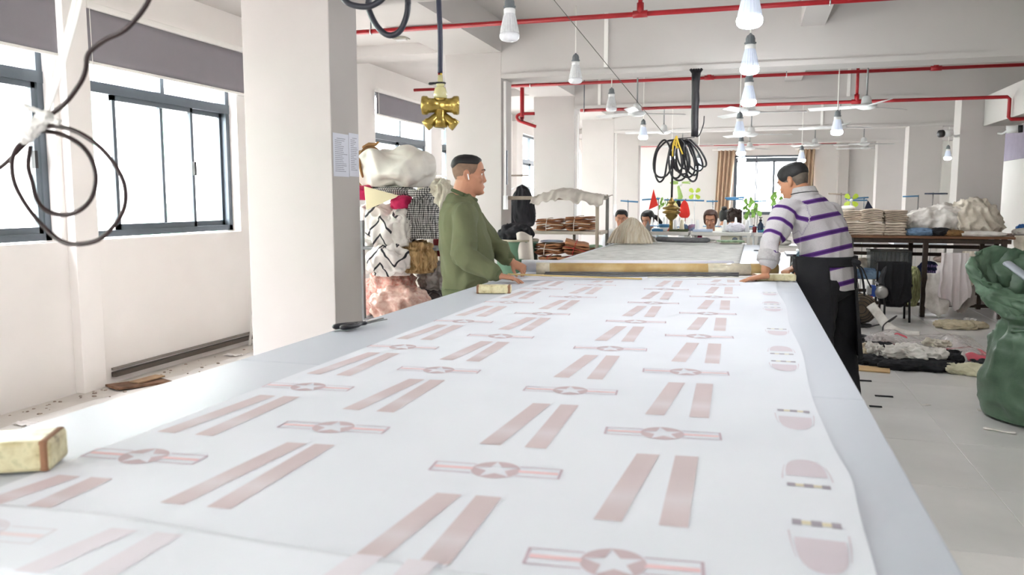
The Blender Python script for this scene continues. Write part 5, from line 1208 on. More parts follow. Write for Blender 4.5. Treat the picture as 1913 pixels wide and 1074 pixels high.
m.build('bag_lettering', mat('violet_letter_print', (150, 132, 190), .8), None, label='violet worn lettering on the front of the navy bag', cat='lettering', kind='stuff')
o = empty('metal_chair', (1.63, 10.22, 0), 'black chair under a black jacket in front of the sorting table', 'chair')
for x in (-.15, .15):
    for y in (-.15, .15): MB().tube([(x * 1.1, y * 1.1, 0), (x, y, .42)], .013, 8).build('leg', M_dark, o, True)
    MB().tube([(x, .15, .42), (x, .18, .66)], .012, 8).build('back_post', M_dark, o, True)
MB().bbox((0, 0, .43), (.36, .36, .03), .01).build('seat', M_dark, o); MB().bbox((0, .18, .62), (.34, .02, .12), .008).build('backrest', M_dark, o)
blob('black_jacket', (1.635, 10.19, .17), (.33, .50, .53), M_black, seed=97, amp=.06, freq=3, sub=5, pleat=(14, .07, .6), flat=.1, stretch=(2.4, 2.4, .4), shape=lambda q: V((q.x * (1 - .2 * q.z), q.y, q.z)), label='black jacket draped over the metal chair', cat='jacket')
o = empty('machine_motor', (1.46, 9.92, .36), 'silver machine motor with blue and red fittings on its stand', 'motor')
MB().lathe([(.02, .10), (.05, .098), (.068, .08), (.074, .04), (.074, -.03), (.06, -.05)], n=20, M=Matrix.Rotation(PI / 2, 4, 'X')).build('motor_drum', mat('brushed_silver', (176, 174, 170), .35, .8, var=.1), o, True)
MB().bbox((-.09, 0, .01), (.06, .1, .13), .01).build('blue_cover', mat('cobalt_paint', (44, 78, 160), .4), o); MB().bbox((-.13, -.02, .02), (.05, .09, .1), .01).build('clamp_body', mat('pale_metal', (170, 170, 170), .4, .5), o)
MB().bbox((-.105, -.04, -.09), (.03, .02, .10), .006).build('red_lever', mat('red_lever', (196, 40, 36), .4), o)
for x in (-.12, .05): MB().tube([(x, .03, -.36), (x, .03, -.03)], .012, 8).build('stand_leg', M_dark, o, True)
heap('raffia_bundle', 1.905, 10.55, .16, .16, .50, mat('green_cream_raffia', (176, 176, 130), .95, var=.3, nscale=22, bump=.7, bscale=60, stretch=(3, 3, .2), rgb2=(110, 116, 76)), 'hanging green and cream trimmings beside the middle leg', z=.13, seed=99, stretch=(3, 3, .3), freq=6, flat=.05)
M_pw = mat('white_cotton_pink_stain', (214, 208, 207), .95, var=.06, nscale=3, bump=.25, bscale=70, rgb2=(204, 192, 193))
heap('fabric_heap', 2.27, 10.42, .34, .26, .58, M_pw, 'white cloth tumbling from the lower shelf in front of the middle leg', z=.17, seed=101, flat=.06, amp=.12, pleat=(10, .12, 2.0), shape=lambda q: V((q.x * (1 - .35 * abs(q.z)) - .15 * q.z, q.y, q.z)))
def hang(name, x0, x1, zt, zb, y, mt, label, seed, n=7, amp=.022, flare=.0, point=.5):
    """cloth hanging in folds from zt down to an uneven lower edge"""
    def f(u, v):
        w_ = 1 + flare * v; x = (x0 + x1) / 2 + (u - .5) * (x1 - x0) * w_ + .02 * noise.noise(V((v * 3, u * 2, seed)))
        low = zb + (zt - zb) * (.34 * abs(u - point) * 1.6 + .10 * noise.noise(V((u * 5, seed, 1)))) * .8
        fold = (1 - abs(math.sin(u * n + seed + 1.4 * noise.noise(V((u * 2, v * 1.6, seed)))))) * amp * (.4 + v)
        return V((x, y - fold - .035 * math.sin(v * 2.2) - .02 * noise.noise(V((u * 3, v * 3, seed + 4))), zt + (low - zt) * v))
    MB().grid(f, 70, 34).build(name, mt, None, True, solid=.004, label=label, cat='fabric')
hang('fabric_sheet', 1.99, 2.22, .56, .045, 10.27, M_gauze, 'white cloth hanging almost to the floor beside the middle leg', 3.1, 5, .02, .1, .6)
hang('fabric_sheet', 2.13, 2.42, .80, .16, 10.25, M_pw, 'white stained cloth with deep folds hanging in front of the lower shelf', 5.3, 12, .035, .15, .55)
hang('fabric_sheet', 2.36, 2.56, .82, .42, 10.30, M_gz2, 'cream cloth hanging in folds behind the green sack', 7.7, 10, .03, .1, .4)
hang('fabric_sheet', 2.34, 2.50, .44, .10, 10.33, mat('taupe_cloth', (150, 142, 136), .95, var=.1), 'taupe cloth end hanging below the stained cloth', 9.2, 5, .02, .2, .3)
hang('fabric_sheet', 2.98, 3.22, .99, .50, 10.69, M_gz2, 'pale cloth hanging over the edge of the second sorting table', 11.4, 9, .025, .1, .5)
hang('fabric_sheet', 1.50, 1.76, .70, .20, 9.93, M_black, 'black sleeve side of the jacket hanging off the metal chair', 13.1, 9, .02, .1, .5)
heap('fabric_heap', 2.40, 10.62, .56, .24, .11, mat('rose_beige_cloth', (180, 160, 150), .95, var=.12), 'rose beige cloth on the lower shelf above the tumbling white cloth', z=.66, seed=109)
heap('fabric_heap', 2.30, 10.46, .14, .12, .10, M_black, 'black scrap tucked into the tumbling white cloth', z=.62, seed=110, sub=4)
heap('dark_sack', 3.75, 11.1, 1.0, .6, .55, mat('dark_olive_sack', (58, 58, 50), .9, var=.2), 'dark sack under the second sorting table', z=0, seed=112)
o = empty('floor_fan', (1.215, 9.62, 0), 'floor fan with a brown cloth over its cage beside the man in stripes', 'fan')
MB().lathe([(.12, 0), (.13, .01), (.12, .025), (.02, .035)], n=20).build('fan_base', M_dark, o, True); MB().cyl((0, 0, .03), (0, 0, .2), .012, 8).build('fan_post', M_dark, o, True)
for r in (.05, .09, .125, .15): MB().tube([(r * math.cos(a), -.045 - .02 * (r < .1), .20 + r * math.sin(a)) for a in [2 * PI * i / 28 for i in range(29)]], .004, 6).build('cage_ring', M_dark, o, True)
for k in range(3):
    a = k * 2.09; MB().poly([(.02 * math.cos(a), -.02, .2 + .02 * math.sin(a)), (.13 * math.cos(a - .4), -.01, .2 + .13 * math.sin(a - .4)), (.135 * math.cos(a + .3), -.03, .2 + .135 * math.sin(a + .3))], (0, .004, 0)).build('fan_blade', mat('grey_fan_plastic', (120, 116, 110), .4), o)
heap('cage_cover', 0, .05, .34, .16, .34, mat('brown_net_cover', (112, 98, 82), .9, var=.2), None, z=.03, cat=None, sub=4, seed=113, parent=o, flat=.05)
MB().tube(spline([(1.30, 9.5, .26), (1.36, 9.4, .18), (1.46, 9.25, .05), (1.6, 9.1, .012), (1.72, 9.05, .012)], 6), .05, 10, flat=.18, up=(0, 1, 0)).build('white_band', M_gauze, None, True, label='white cloth band trailing from the floor fan to the floor', cat='cloth')
MB().tube(spline([(1.25, 9.45, .012), (1.45, 9.3, .1), (1.50, 9.1, .2), (1.36, 8.95, .12), (1.32, 8.85, .012), (1.1, 8.75, .012)], 8), .007, 8).build('power_lead', M_cable, None, True, label='black cord looping beside the floor fan', cat='lead')
MB().tube(spline([(.80, 8.55, .022), (1.0, 8.5, .022), (1.18, 8.62, .022), (1.12, 8.78, .022), (.9, 8.75, .022)], 6), .02, 10).build('black_hose', M_dark, None, True, label='thick black hose on the floor behind the scraps', cat='hose')

# ---- scraps on the floor
H3 = dict(z=.001, amp=.20, freq=4, sub=5, irr=.42, pleat=(9, .22, 1.0), flat=.5)
heap('fabric_scrap', 1.36, 7.50, .42, .36, .15, M_gauze, 'white cloth scrap on top of the black scraps on the floor', seed=121, **{**H3, 'z': .05})
heap('fabric_scrap', 1.42, 7.30, .56, .36, .10, M_black, 'large black cloth scrap in front of the white one', seed=123, **H3)
heap('fabric_scrap', 1.62, 7.62, .36, .40, .15, M_black, 'black cloth scrap right of the white one', seed=125, **H3)
heap('fabric_scrap', 1.02, 7.42, .34, .28, .09, M_black, 'black cloth scrap beside the cardboard piece', seed=127, **H3)
heap('fabric_scrap', 1.18, 8.02, .44, .30, .11, M_black, 'black cloth scrap behind the white one', seed=129, **H3)
heap('fabric_scrap', 1.72, 7.20, .40, .26, .10, mat('pale_lemon_cloth', (208, 204, 176), .95, var=.08), 'pale lemon cloth scrap in front on the right', seed=131, **H3)
heap('fabric_scrap', .96, 7.72, .22, .26, .13, mat('cream_bundle', (206, 192, 166), .95, var=.15), 'cream cloth ball beside the black trousers of the man in stripes', seed=133, **H3)
heap('fabric_scrap', 1.10, 7.72, .18, .24, .16, M_gauze, 'white cloth ball between the black scraps', seed=135, **H3)
heap('fabric_scrap', 1.08, 8.0, .26, .18, .10, M_gz2, 'off white cloth strip behind the cream ball', seed=137, **H3)
heap('fabric_scrap', 1.66, 7.95, .2, .2, .08, M_gz2, 'small beige scrap beside the plastic sheet', seed=139, **{**H3, 'z': .09})
heap('fabric_scrap', 1.95, 7.62, .18, .26, .06, M_black, 'small black scrap near the green bag', seed=141, **H3)
heap('fabric_scrap', 2.24, 9.78, .52, .30, .11, mat('cream_trim', (204, 192, 164), .95, var=.14, nscale=20), 'cream tangle of trimmings on the floor under the table front', seed=143, freq=7, **{k: v for k, v in H3.items() if k != 'freq'})
MB().bbox((.985, 7.13, .008), (.32, .20, .012), .003, Matrix.Rotation(-.15, 4, 'Z')).build('cardboard_piece', mat('buff_cardboard', (196, 164, 118), .85, var=.08), None, label='buff cardboard piece at the edge of the scraps', cat='cardboard')
M_clearsheet = mat('clear_plastic_sheet', (216, 208, 206), .12, var=.05, bump=.6, bscale=22, bdist=.02, spec=.8, trans=.5); M_redp = mat('red_print_on_plastic', (206, 60, 84), .25, trans=.2)
def pl(u, v): return V((1.15 + .95 * u + .1 * v, 7.75 + 1.35 * v - .35 * u * (1 - v), .015 + .11 * max(0, fnoise(V((u * 3.3, v * 3.3, 5)), 3) + .45) * math.sin(PI * u) ** .4 * math.sin(PI * v) ** .4))
ps = MB().grid(pl, 50, 50).build('plastic_sheet', M_clearsheet, None, True, label='crumpled clear plastic sheet with pink print on the floor', cat='plastic')
for u0, v0, w_, h_ in ((.08, .2, .10, .16), (.5, .32, .3, .03), (.72, .10, .22, .10), (.2, .62, .12, .03), (.85, .2, .1, .14)):
    MB().grid(lambda a, b: pl(u0 + w_ * a, v0 + h_ * b) + V((0, 0, .004)), 8, 6).build('pink_print', M_redp, ps, True)
heap('plastic_bag', 1.22, 8.25, .30, .3, .14, M_clearsheet, 'small clear plastic bag beside the black hose', seed=145, **H3, cat='bag')
heap('plastic_bag', 2.42, 10.05, .16, .16, .10, M_clear, 'round cloudy plastic lump on the floor under the table', seed=147, **H3, cat='bag')
for k, (x, y, w_, d, lab) in enumerate(((.90, 6.66, .09, .035, 'black offcut nearest the scraps'), (.96, 6.16, .12, .03, 'longest black offcut on the floor tiles'), (.86, 5.83, .08, .03, 'black offcut nearest the camera on the floor tiles'))):
    MB().bbox((x, y, .005), (w_, d, .006), .002).build('offcut', M_black, None, label=lab, cat='scrap')
for k, (x, y, lab) in enumerate(((1.20, 5.98, 'tiny white paper bit on the tile joint'), (1.52, 5.93, 'tiny white paper bit right of the tile joint'))):
    MB().bbox((x, y, .004), (.05, .035, .004), .001, Matrix.Rotation(.5 + k, 4, 'Z')).build('paper_bit', M_gauze, None, label=lab, cat='paper')
o = empty('white_scrap', (1.49, 5.40, 0), 'white twisted paper scrap beside the green sack', 'paper')
MB().limb([(-.06, .03, .010), (-.03, .01, .012), (.03, -.02, .008), (.07, -.03, .010)], [.018, .010, .007, .016], 8, flat=.5).build('twisted_paper', M_gauze, o, True)

# ---- big green sack
M_gsack = mat('green_woven_sack', (86, 112, 90), .42, var=.08, nscale=7, bump=.2, bscale=120, spec=.5, rgb2=(66, 90, 70))
gs_ = empty('green_sack', (1.86, 5.78, 0), 'big green woven sack with a pinched neck standing open on the tiles', 'sack')
def gsk(prof, seed):
    rings = []
    for (cx_, cy_, z, r, tilt, amp) in prof:
        ring = []
        for k in range(64):
            a = 2 * PI * k / 64; n1 = ridge(V((math.cos(a) * 1.6 + seed, math.sin(a) * 1.6, z * 3.2)), 2); rr = r * (1 + amp * n1 + .03 * math.sin(a * 3 + z * 5))
            fy = 1 - .45 * sm(.62, .85, z); ring.append(V((cx_ + rr * math.cos(a), cy_ + rr * fy * math.sin(a), max(.003, z + tilt * math.sin(a) - tilt * .3 * math.cos(a)) + .02 * n1 * amp * 4)))
        rings.append(ring)
    return rings
def dprof(pr, n=5):
    out = []
    for a, b in zip(pr[:-1], pr[1:]):
        for k in range(n): out.append(tuple(lerp(x, y, k / n) for x, y in zip(a, b)))
    return out + [pr[-1]]
body = dprof([(0, 0, .003, .28, 0, .02), (0, 0, .02, .355, 0, .03), (0, 0, .12, .395, 0, .05), (0, 0, .30, .395, 0, .06), (-.01, 0, .46, .355, 0, .10), (-.05, 0, .57, .26, .01, .18), (-.09, 0, .63, .205, .02, .22), (-.12, 0, .70, .235, .03, .18), (-.165, .0, .80, .285, .07, .20), (-.19, .02, .90, .29, .12, .20), (-.20, .03, .955, .25, .14, .22), (-.20, .03, .957, .235, .14, .22), (-.19, .02, .90, .235, .11, .2), (-.14, 0, .76, .18, .04, .16)])
gm = MB().loft(gsk(dprof(body, 2), 4.0)).build('sack_body', M_gsack, gs_, True)
crumple(gm.data, .030, 4.2, 5, (1, 1, .8), True, lambda c: .25 + .75 * sm(.42, .7, c.z) if c.z > .02 else 0); crumple(gm.data, .010, 11, 6, (1, 1, 1), True, lambda c: .4 + .6 * sm(.42, .7, c.z) if c.z > .02 else 0)
MB().tube(spline([(-.27, .04, 1.0), (-.235, -.02, .965), (-.17, -.07, .90), (-.11, -.10, .80)], 6), .035, 10, flat=.5).build('grey_liner', mat('grey_liner', (160, 166, 174), .35, var=.12), gs_, True)
blob('twisted_lip', (.06, -.20, .60), (.26, .2, .30), M_gsack, gs_, seed=151, amp=.22, freq=5, sub=5, flat=.05)
MB().tube(spline([(-.27, -.14, .585), (-.2, -.2, .60), (-.08, -.235, .61), (.1, -.2, .62)], 5), .012, 8).build('neck_cord', M_gsack, gs_, True)
heap('green_scrap', 1.70, 5.12, .26, .14, .05, M_gsack, 'green sack scrap on the floor at the right edge', z=.001, seed=153)
# ================================================================== FAR: SHELF RACK, BENCHES, SEWERS
M_pole = mat('bamboo_grey_pole', (170, 158, 142), .6, var=.15, nscale=10, stretch=(1, 1, .3)); M_gpole = mat('grey_square_post', (136, 134, 130), .5, .2)
r = empty('shelf_rack', (-2.02, 8.62, 0), 'two tier pole rack with brown bundles beside the second column', 'rack')
for x, y, mt in ((.44, -.02, M_pole), (.47, .44, M_gpole)): MB().bbox((x, y, .715), (.035, .035, 1.43), .004).build('rack_post', mt, r)
for y in (-.02, .44): MB().bbox((-.05, y, 1.425), (1.06, .03, .04), .004).build('top_rail', M_pole, r)
MB().bbox((.46, .21, 1.425), (.03, .46, .03), .004).build('top_rail', M_pole, r)
MB().bbox((-.05, .21, 1.045), (1.06, .46, .035), .004).build('rack_shelf', mat('pale_board', (192, 182, 168), .6, var=.1), r)
MB().bbox((-.05, .21, .74), (1.06, .46, .035), .004).build('rack_shelf', mat('pale_board', (192, 182, 168), .6, var=.1), r)
MB().bbox((.1, .40, .90), (.03, .03, .30), .003).build('rack_strut', M_gpole, r)
def drape(u, v):
    x = -2.30 + .80 * u; y = 8.50 + .62 * v; e = min(v, 1 - v); z = 1.448 + .075 * math.sin(PI * u ** .8) ** 2 * (.5 + .5 * math.sin(PI * v)) + .030 * ridge(V((u * 5, v * 2.2, 3)), 2)
    dz = sm(.12, 0, v) * (.09 + .05 * fnoise(V((u * 9, 0, 1)), 2)); return V((x, y - .03 * sm(.12, 0, v), z - dz))
MB().grid(drape, 60, 30).build('draped_cloth', mat('pale_taupe_cloth', (190, 182, 174), .95, var=.08, bump=.3, bscale=60), None, True, solid=.006, label='pale taupe cloth draped along the top pole of the rack', cat='fabric')
M_kraft = [mat('brown_garment_%s' % n, c, .75, var=.14, nscale=10, bump=.25, bscale=50) for n, c in (('light', (168, 116, 80)), ('mid', (148, 98, 66)), ('dark', (126, 80, 54)))]
M_tie = mat('red_tie', (170, 50, 44), .7); M_tiew = mat('pale_tie', (206, 192, 178), .7)
def kbundle(c, w_, d, h, rz, label, tie, tilt=0):
    o = empty('garment_bundle', c, label, 'bundle', 'tied brown bundles on the pole rack', rz); o.rotation_euler = (tilt * .3, tilt, rz)
    n = 6
    for k in range(n):
        t_ = h / n; m = MB(); dx = random.uniform(-.015, .015)
        m.loft([[V((dx + u * w_ / 2 * (1 - .10 * abs(k - 2.5) / 2.5), y, k * t_ + t_ / 2 + s_ + .012 * math.sin(u * 3 + k) - .022 * (k / n) * u * u + .008 * (1 - k / n) * u * u)) for y, s_ in ((-d / 2 + random.uniform(-.01, .01), -t_ * .4), (-d / 2 - .01, 0), (-d / 2, t_ * .45), (d / 2, t_ * .45), (d / 2, -t_ * .4))] for u in (-1, -.6, -.2, .2, .6, 1)])
        m.build('folded_garment', M_kraft[(k * 2 + int(c[0] * 100)) % 3], o, True)
    for x in (-w_ * .12, ):
        MB().tube([(x, -d / 2 - .014, 0.0), (x, -d / 2 - .016, h * .5), (x + .01, -d / 2 + .0, h * .99), (x + .02, 0, h + .004), (x + .02, d / 2, h)], .005, 6).build('tie_string', tie, o)
    MB().tube([(-w_ / 2, -d / 2 - .012, h * .5), (0, -d / 2 - .018, h * .52), (w_ / 2, -d / 2 - .012, h * .46)], .004, 6).build('tie_string', tie, o)
random.seed(21)
kbundle((-2.13, 8.80, 1.064), .31, .3, .135, .05, 'tied brown bundle on the upper shelf, nearer the column', M_tiew)
kbundle((-1.80, 8.82, 1.064), .30, .32, .16, -.08, 'tied brown bundle on the upper shelf, nearer the right post', M_tiew)
lb = empty('low_stand', (-1.82, 8.10, 0), 'low stand under the lower heap of brown bundles', 'stand')
MB().bbox((0, 0, .69), (.54, .42, .025), .004).build('stand_top', M_pole, lb)
for sx in (-.24, .24):
    for sy in (-.18, .18): MB().bbox((sx, sy, .34), (.035, .035, .68), .003).build('leg', M_pole, lb)
kbundle((-1.965, 8.08, .705), .22, .3, .125, .10, 'bottom brown bundle with a red string next to the green bin', M_tie)
kbundle((-1.72, 8.06, .705), .23, .3, .125, -.15, 'bottom brown bundle with a red string, nearer the cutting table', M_tie)
kbundle((-1.965, 8.14, .842), .27, .3, .12, -.12, 'brown bundle under a blue grey cloth, above the red string ones', M_tiew, .04)
kbundle((-1.72, 8.14, .85), .27, .3, .13, .22, 'tilted brown bundle with dark strings, above the red string ones', M_tie, .22)
kbundle((-1.70, 8.86, .76), .18, .28, .12, .0, 'small brown bundle at the right end of the rack shelf', M_tie)
heap('fabric_scrap', -1.965, 8.12, .24, .26, .03, mat('blue_grey_cloth', (134, 142, 156), .9, var=.1), 'blue grey cloth lying on a brown bundle', z=.967, sub=4, seed=201)
heap('fabric_scrap', -1.66, 8.90, .18, .2, .05, mat('mint_cloth', (166, 198, 168), .9, var=.1), 'mint green scrap at the foot of the right rack post', z=.865, sub=4, seed=202)
gb = empty('green_bin', (-2.335, 8.10, 0), 'dark green fabric bin between the column and the rack', 'bin')
MB().lathe([(.18, 0), (.19, .02), (.205, .5), (.22, .95), (.225, .985), (.205, .985), (.19, .5)], n=28).build('bin_body', mat('bottle_green_plastic', (78, 110, 88), .5, var=.06), gb, True)
MB().tube([(.22 * math.cos(a), .22 * math.sin(a), .985) for a in [2 * PI * i / 28 for i in range(29)]], .012, 8).build('bin_rim', mat('pale_rim', (168, 160, 140), .6), gb, True)
heap('black_garment', -2.35, 8.10, .38, .3, .22, M_black, 'black garment heaped on the green bin', z=.975, seed=203, cat='garment')
MB().grid(lambda u, v: V((-2.30 + .17 * u + .05 * v, 7.87 + .08 * (1 - v) - .02 * math.sin(u * 7), 1.06 - .26 * v + .02 * math.sin(u * 5) - .06 * u * v)), 16, 14).build('pale_cloth', mat('pale_taupe_cloth', (190, 182, 174), .95, var=.08), None, True, solid=.005, label='pale cloth hanging over the front of the green bin', cat='fabric')
ct = empty('black_coat', (-2.98, 10.6, 1.02), 'black coat on a white hanger behind the second column', 'coat')
blob('coat_body', (0, 0, 0), (.40, .22, .60), M_black, ct, seed=205, amp=.08, freq=3, sub=5, flat=.05, stretch=(2, 2, .4), shape=lambda q: V((q.x * (.85 - .30 * q.z), q.y, q.z)))
MB().tube([(-.19, -.06, .50), (0, -.02, .60), (.19, -.06, .50)], .008, 8).build('hanger', M_whitegloss, ct, True)
MB().tube(spline([(0, 0, .60), (0, 0, .66), (.03, 0, .69), (.02, 0, .72)], 4), .005, 6).build('hanger_hook', M_chrome, ct, True)
MB().tube([(XW, 10.6, 1.735), (-2.90, 10.6, 1.735)], .011, 8).build('hanging_rail', M_pole, None, True, label='thin wall rail the black coat hangs from', cat='rail')
# --- two tier steel benches at the end of the cutting table
M_steel = mat('brushed_bench_steel', (196, 194, 188), .4, .4, var=.06); BT, BS = 1.03, .888; BY = 9.62
def bench(x0, x1, label):
    o = empty('steel_bench', ((x0 + x1) / 2, BY + .22, 0), label, 'bench', 'two tier benches past the cutting table'); w_ = x1 - x0
    MB().bbox((0, 0, BT - .02), (w_, .44, .04), .004).build('bench_top', M_steel, o); MB().bbox((0, 0, BS - .012), (w_ - .04, .42, .024), .003).build('bench_shelf', M_steel, o)
    for x in (-w_ / 2 + .03, w_ / 2 - .03):
        for y in (-.19, .19): MB().bbox((x, y, (BT - .04) / 2), (.035, .035, BT - .04), .003).build('leg', M_steel, o)
    return o
bench(-1.32, -.685, 'steel two tier bench at the left end of the row'); bench(-.66, .02, 'steel two tier bench in the middle of the row, with the pink bottle'); bench(.045, .66, 'steel two tier bench right of the middle one'); bench(.69, 1.0, 'short steel bench hidden behind the man in stripes')
def small(name, label, cat, c, shape, mt, parts=(), group=None):
    o = empty(name, c, label, cat, group); MB().lathe(shape, n=16).build('body', mt, o, True)
    for nm, sh, m_ in parts: MB().lathe(sh, n=14).build(nm, m_, o, True)
    return o
M_pinkb = mat('pink_bottle', (222, 52, 120), .3); M_mar = mat('maroon_cap', (110, 30, 48), .4); M_navy = mat('navy_bottle', (36, 52, 78), .3); M_blue = mat('sewing_blue', (74, 132, 176), .4, var=.08)
small('pink_bottle', 'bright pink bottle with a maroon cap on the lower tier of the middle bench', 'bottle', (-.56, BY + .08, BS), [(.028, 0), (.030, .01), (.030, .078), (.026, .085)], M_pinkb, [('cap', [(.027, .084), (.027, .115), (.02, .118)], M_mar)])
small('spray_bottle', 'dark navy pump bottle on top of the right hand bench', 'bottle', (.12, BY + .12, BT), [(.03, 0), (.033, .02), (.033, .09), (.014, .115), (.012, .13)], M_navy, [('pump', [(.016, .13), (.016, .145), (.006, .15), (.006, .165), (.02, .168), (.02, .175)], M_dark)])
small('red_can', 'dark red tin on top of the bench in front of the vine', 'tin', (.035 + .02, BY + .08, BT), [(.022, 0), (.022, .065), (.020, .068)], mat('dark_red_tin', (132, 40, 46), .4))
small('thread_cone', 'grey cone of thread near the left end of the left bench', 'thread', (-1.17, BY + .10, BT), [(.035, 0), (.032, .01), (.026, .06), (.012, .10), (.004, .125)], mat('grey_thread', (120, 122, 124), .8))
bo_ = empty('blue_bowl', (-.98, BY + .12, BT), 'white bowl with a blue rim on the left bench', 'bowl')
MB().lathe([(.03, 0), (.045, .02), (.06, .05), (.056, .052), (.04, .022)], n=24).build('bowl_body', M_whitegloss, bo_, True); MB().lathe([(.060, .048), (.068, .085), (.064, .086), (.056, .05)], n=24).build('bowl_rim', M_blue, bo_, True)
for k, (x, mt, lab) in enumerate(((-.86, M_whitegloss, 'white thread cone beside the blue rimmed bowl'), (-.78, mat('cream_thread', (226, 216, 190), .8), 'cream thread cone on the left bench, second from the bowl'), (-.60, M_whitegloss, 'white thread cone at the left end of the middle bench'), (-.30 + .02, M_whitegloss, 'white thread cone left of the white plastic heap'), (-.03, M_whitegloss, 'white thread cone at the right end of the middle bench'))):
    small('thread_cone', lab, 'thread', (x, BY + .22, BT), [(.034, 0), (.034, .012), (.030, .02), (.018, .13), (.010, .14)], mt, group='white thread cones on the benches')
for x0, x1, mt, lab in ((-1.12, -.99, M_blue, 'blue tray in front of the woman with the black ponytail'), (-.92, -.70, mat('dark_green_mat', (86, 92, 66), .8), 'dark green mat at the right of the left bench'), (-.64, -.42, mat('pale_blue_cloth', (196, 210, 232), .9), 'pale blue folded cloth on the middle bench'), (.09, .30, M_blue, 'blue tray behind the dark pump bottle')):
    o = empty('sewing_tray', ((x0 + x1) / 2, BY + .16, BT), lab, 'tray'); MB().bbox((0, 0, .008), (x1 - x0, .18, .016), .004).build('tray_base', mt, o)
    MB().bbox((0, -.088, .018), (x1 - x0, .006, .022), .002).build('tray_lip', mt, o); MB().bbox((0, .088, .018), (x1 - x0, .006, .022), .002).build('tray_lip', mt, o)
H4 = dict(sub=4, seed=211)
heap('plastic_bag', -.16, BY + .20, .22, .2, .13, mat('lilac_white_plastic', (224, 222, 232), .4, var=.06, bump=.4, bscale=40), 'crumpled white plastic heap on the middle bench', z=BT, cat='bag', seed=213)
heap('fabric_scrap', .22, BY + .08, .16, .14, .06, mat('teal_cloth', (44, 150, 140), .8, var=.1), 'teal cloth scrap on the right hand bench', z=BT, **H4)
heap('fabric_scrap', .31, BY + .08, .10, .1, .04, mat('coral_cloth', (222, 92, 80), .8, var=.1), 'coral cloth scrap beside the teal one', z=BT, **H4)
heap('fabric_scrap', -.93, BY + .28, .10, .1, .09, mat('coral_cloth', (222, 92, 80), .8, var=.1), 'coral cloth cone behind the blue rimmed bowl', z=BT, **H4)
heap('fabric_scrap', -.88 + .12, BY + .33, .10, .08, .10, mat('blue_grey_print', (92, 112, 140), .8, var=.3), 'blue grey printed packet behind the thread cones', z=BT, **H4)
heap('fabric_scrap', -.52 - .14, BY + .34, .13, .08, .10, mat('blue_red_packet', (110, 150, 182), .7, var=.3, rgb2=(170, 50, 60)), 'blue and red packet at the left of the middle bench', z=BT, **H4)
heap('white_bundle', -1.15, BY + .1, .2, .2, .10, M_gauze, 'white cloth on the lower tier of the left bench', z=BS, **H4)
heap('white_bundle', -.95, BY + .1, .12, .2, .05, M_whitegloss, 'white plastic bits on the lower tier of the left bench', z=BS, **H4)
heap('white_bundle', -.42, BY + .1, .14, .2, .06, M_gauze, 'white cloth right of the pink bottle', z=BS, **H4)
heap('white_bundle', .30, BY + .12, .34, .24, .09, M_gauze, 'white cloth pile on the lower tier of the right hand bench', z=BS, **H4)
MB().bbox((-.83, BY + .1, BS + .025), (.055, .05, .05), .004).build('orange_box', mat('orange_card', (196, 112, 58), .7), None, label='small orange box on the lower tier of the left bench', cat='box')
o = empty('lime_tape', (-.70, BY + .1, BS), 'lime and white packet between the left and middle benches', 'packet'); MB().bbox((0, 0, .045), (.06, .05, .09), .004).build('packet_body', M_whitegloss, o); MB().bbox((0, -.001, .062), (.062, .052, .022), .003).build('packet_band', mat('lime_band', (176, 204, 60), .6), o)
o = empty('machine_control', (-.20, BY + .14, BS), 'beige machine control box with a grey dial on the middle bench', 'machine'); MB().bbox((0, 0, .05), (.24, .2, .10), .008).build('control_box', mat('beige_machine_paint', (206, 200, 178), .5), o)
MB().lathe([(.030, 0), (.032, .006), (.026, .010)], c=(.04, -.10, .055), n=20, M=Matrix.Rotation(PI / 2, 4, 'X')).build('dial', M_frame, o, True); MB().bbox((.105, -.1, .05), (.03, .01, .09), .003).build('side_panel', M_gpole, o)

# --- sewing tables, machines and thread stands behind the benches
M_mach = mat('machine_white_paint', (222, 224, 224), .35)
def machine(x, y, rz, label):
    o = empty('sewing_machine', (x, y, .75), label, 'machine', 'sewing machines behind the benches', rz)
    MB().bbox((0, 0, .02), (.46, .18, .04), .01).build('machine_bed', M_mach, o); MB().bbox((.19, 0, .15), (.10, .13, .24), .02).build('machine_pillar', M_mach, o)
    MB().bbox((0, 0, .24), (.44, .11, .09), .025).build('machine_arm', M_mach, o); MB().bbox((-.19, 0, .16), (.06, .10, .14), .015).build('machine_head', M_mach, o)
    MB().lathe([(.05, 0), (.055, .01), (.055, .03), (.04, .035)], c=(.24, 0, .24), n=18, M=Matrix.Rotation(PI / 2, 4, 'Y')).build('hand_wheel', M_dark, o, True)
    MB().cyl((-.2, 0, .02), (-.2, 0, .1), .005, 6).build('needle_bar', M_chrome, o); MB().bbox((0, -.056, .25), (.2, .004, .03), .001).build('name_strip', M_blue, o)
def stable(x, y, w_, label):
    o = empty('sewing_table', (x, y, 0), label, 'table', 'sewing tables behind the benches')
    MB().bbox((0, 0, .735), (w_, .55, .03), .005).build('tabletop', M_lam, o)
    for sx in (-1, 1):
        MB().bbox((sx * (w_ / 2 - .08), 0, .03), (.05, .5, .06), .004).build('foot_bar', M_gpole, o); MB().bbox((sx * (w_ / 2 - .08), 0, .39), (.04, .07, .66), .004).build('leg', M_gpole, o)
for k, (x, y, lab) in enumerate(((-1.60, 10.22, 'in front of the man in the vest'), (-1.10, 10.92, 'in front of the woman with the black ponytail'), (-.15, 10.30, 'in front of the woman with brown hair'), (-.25, 12.2, 'behind the woman with brown hair'), (.75, 10.6, 'behind the man in stripes'))):
    stable(x, y, .62 if k else .55, 'sewing table ' + lab); machine(x + .05, y + .04, PI * .0, 'white sewing machine ' + lab)
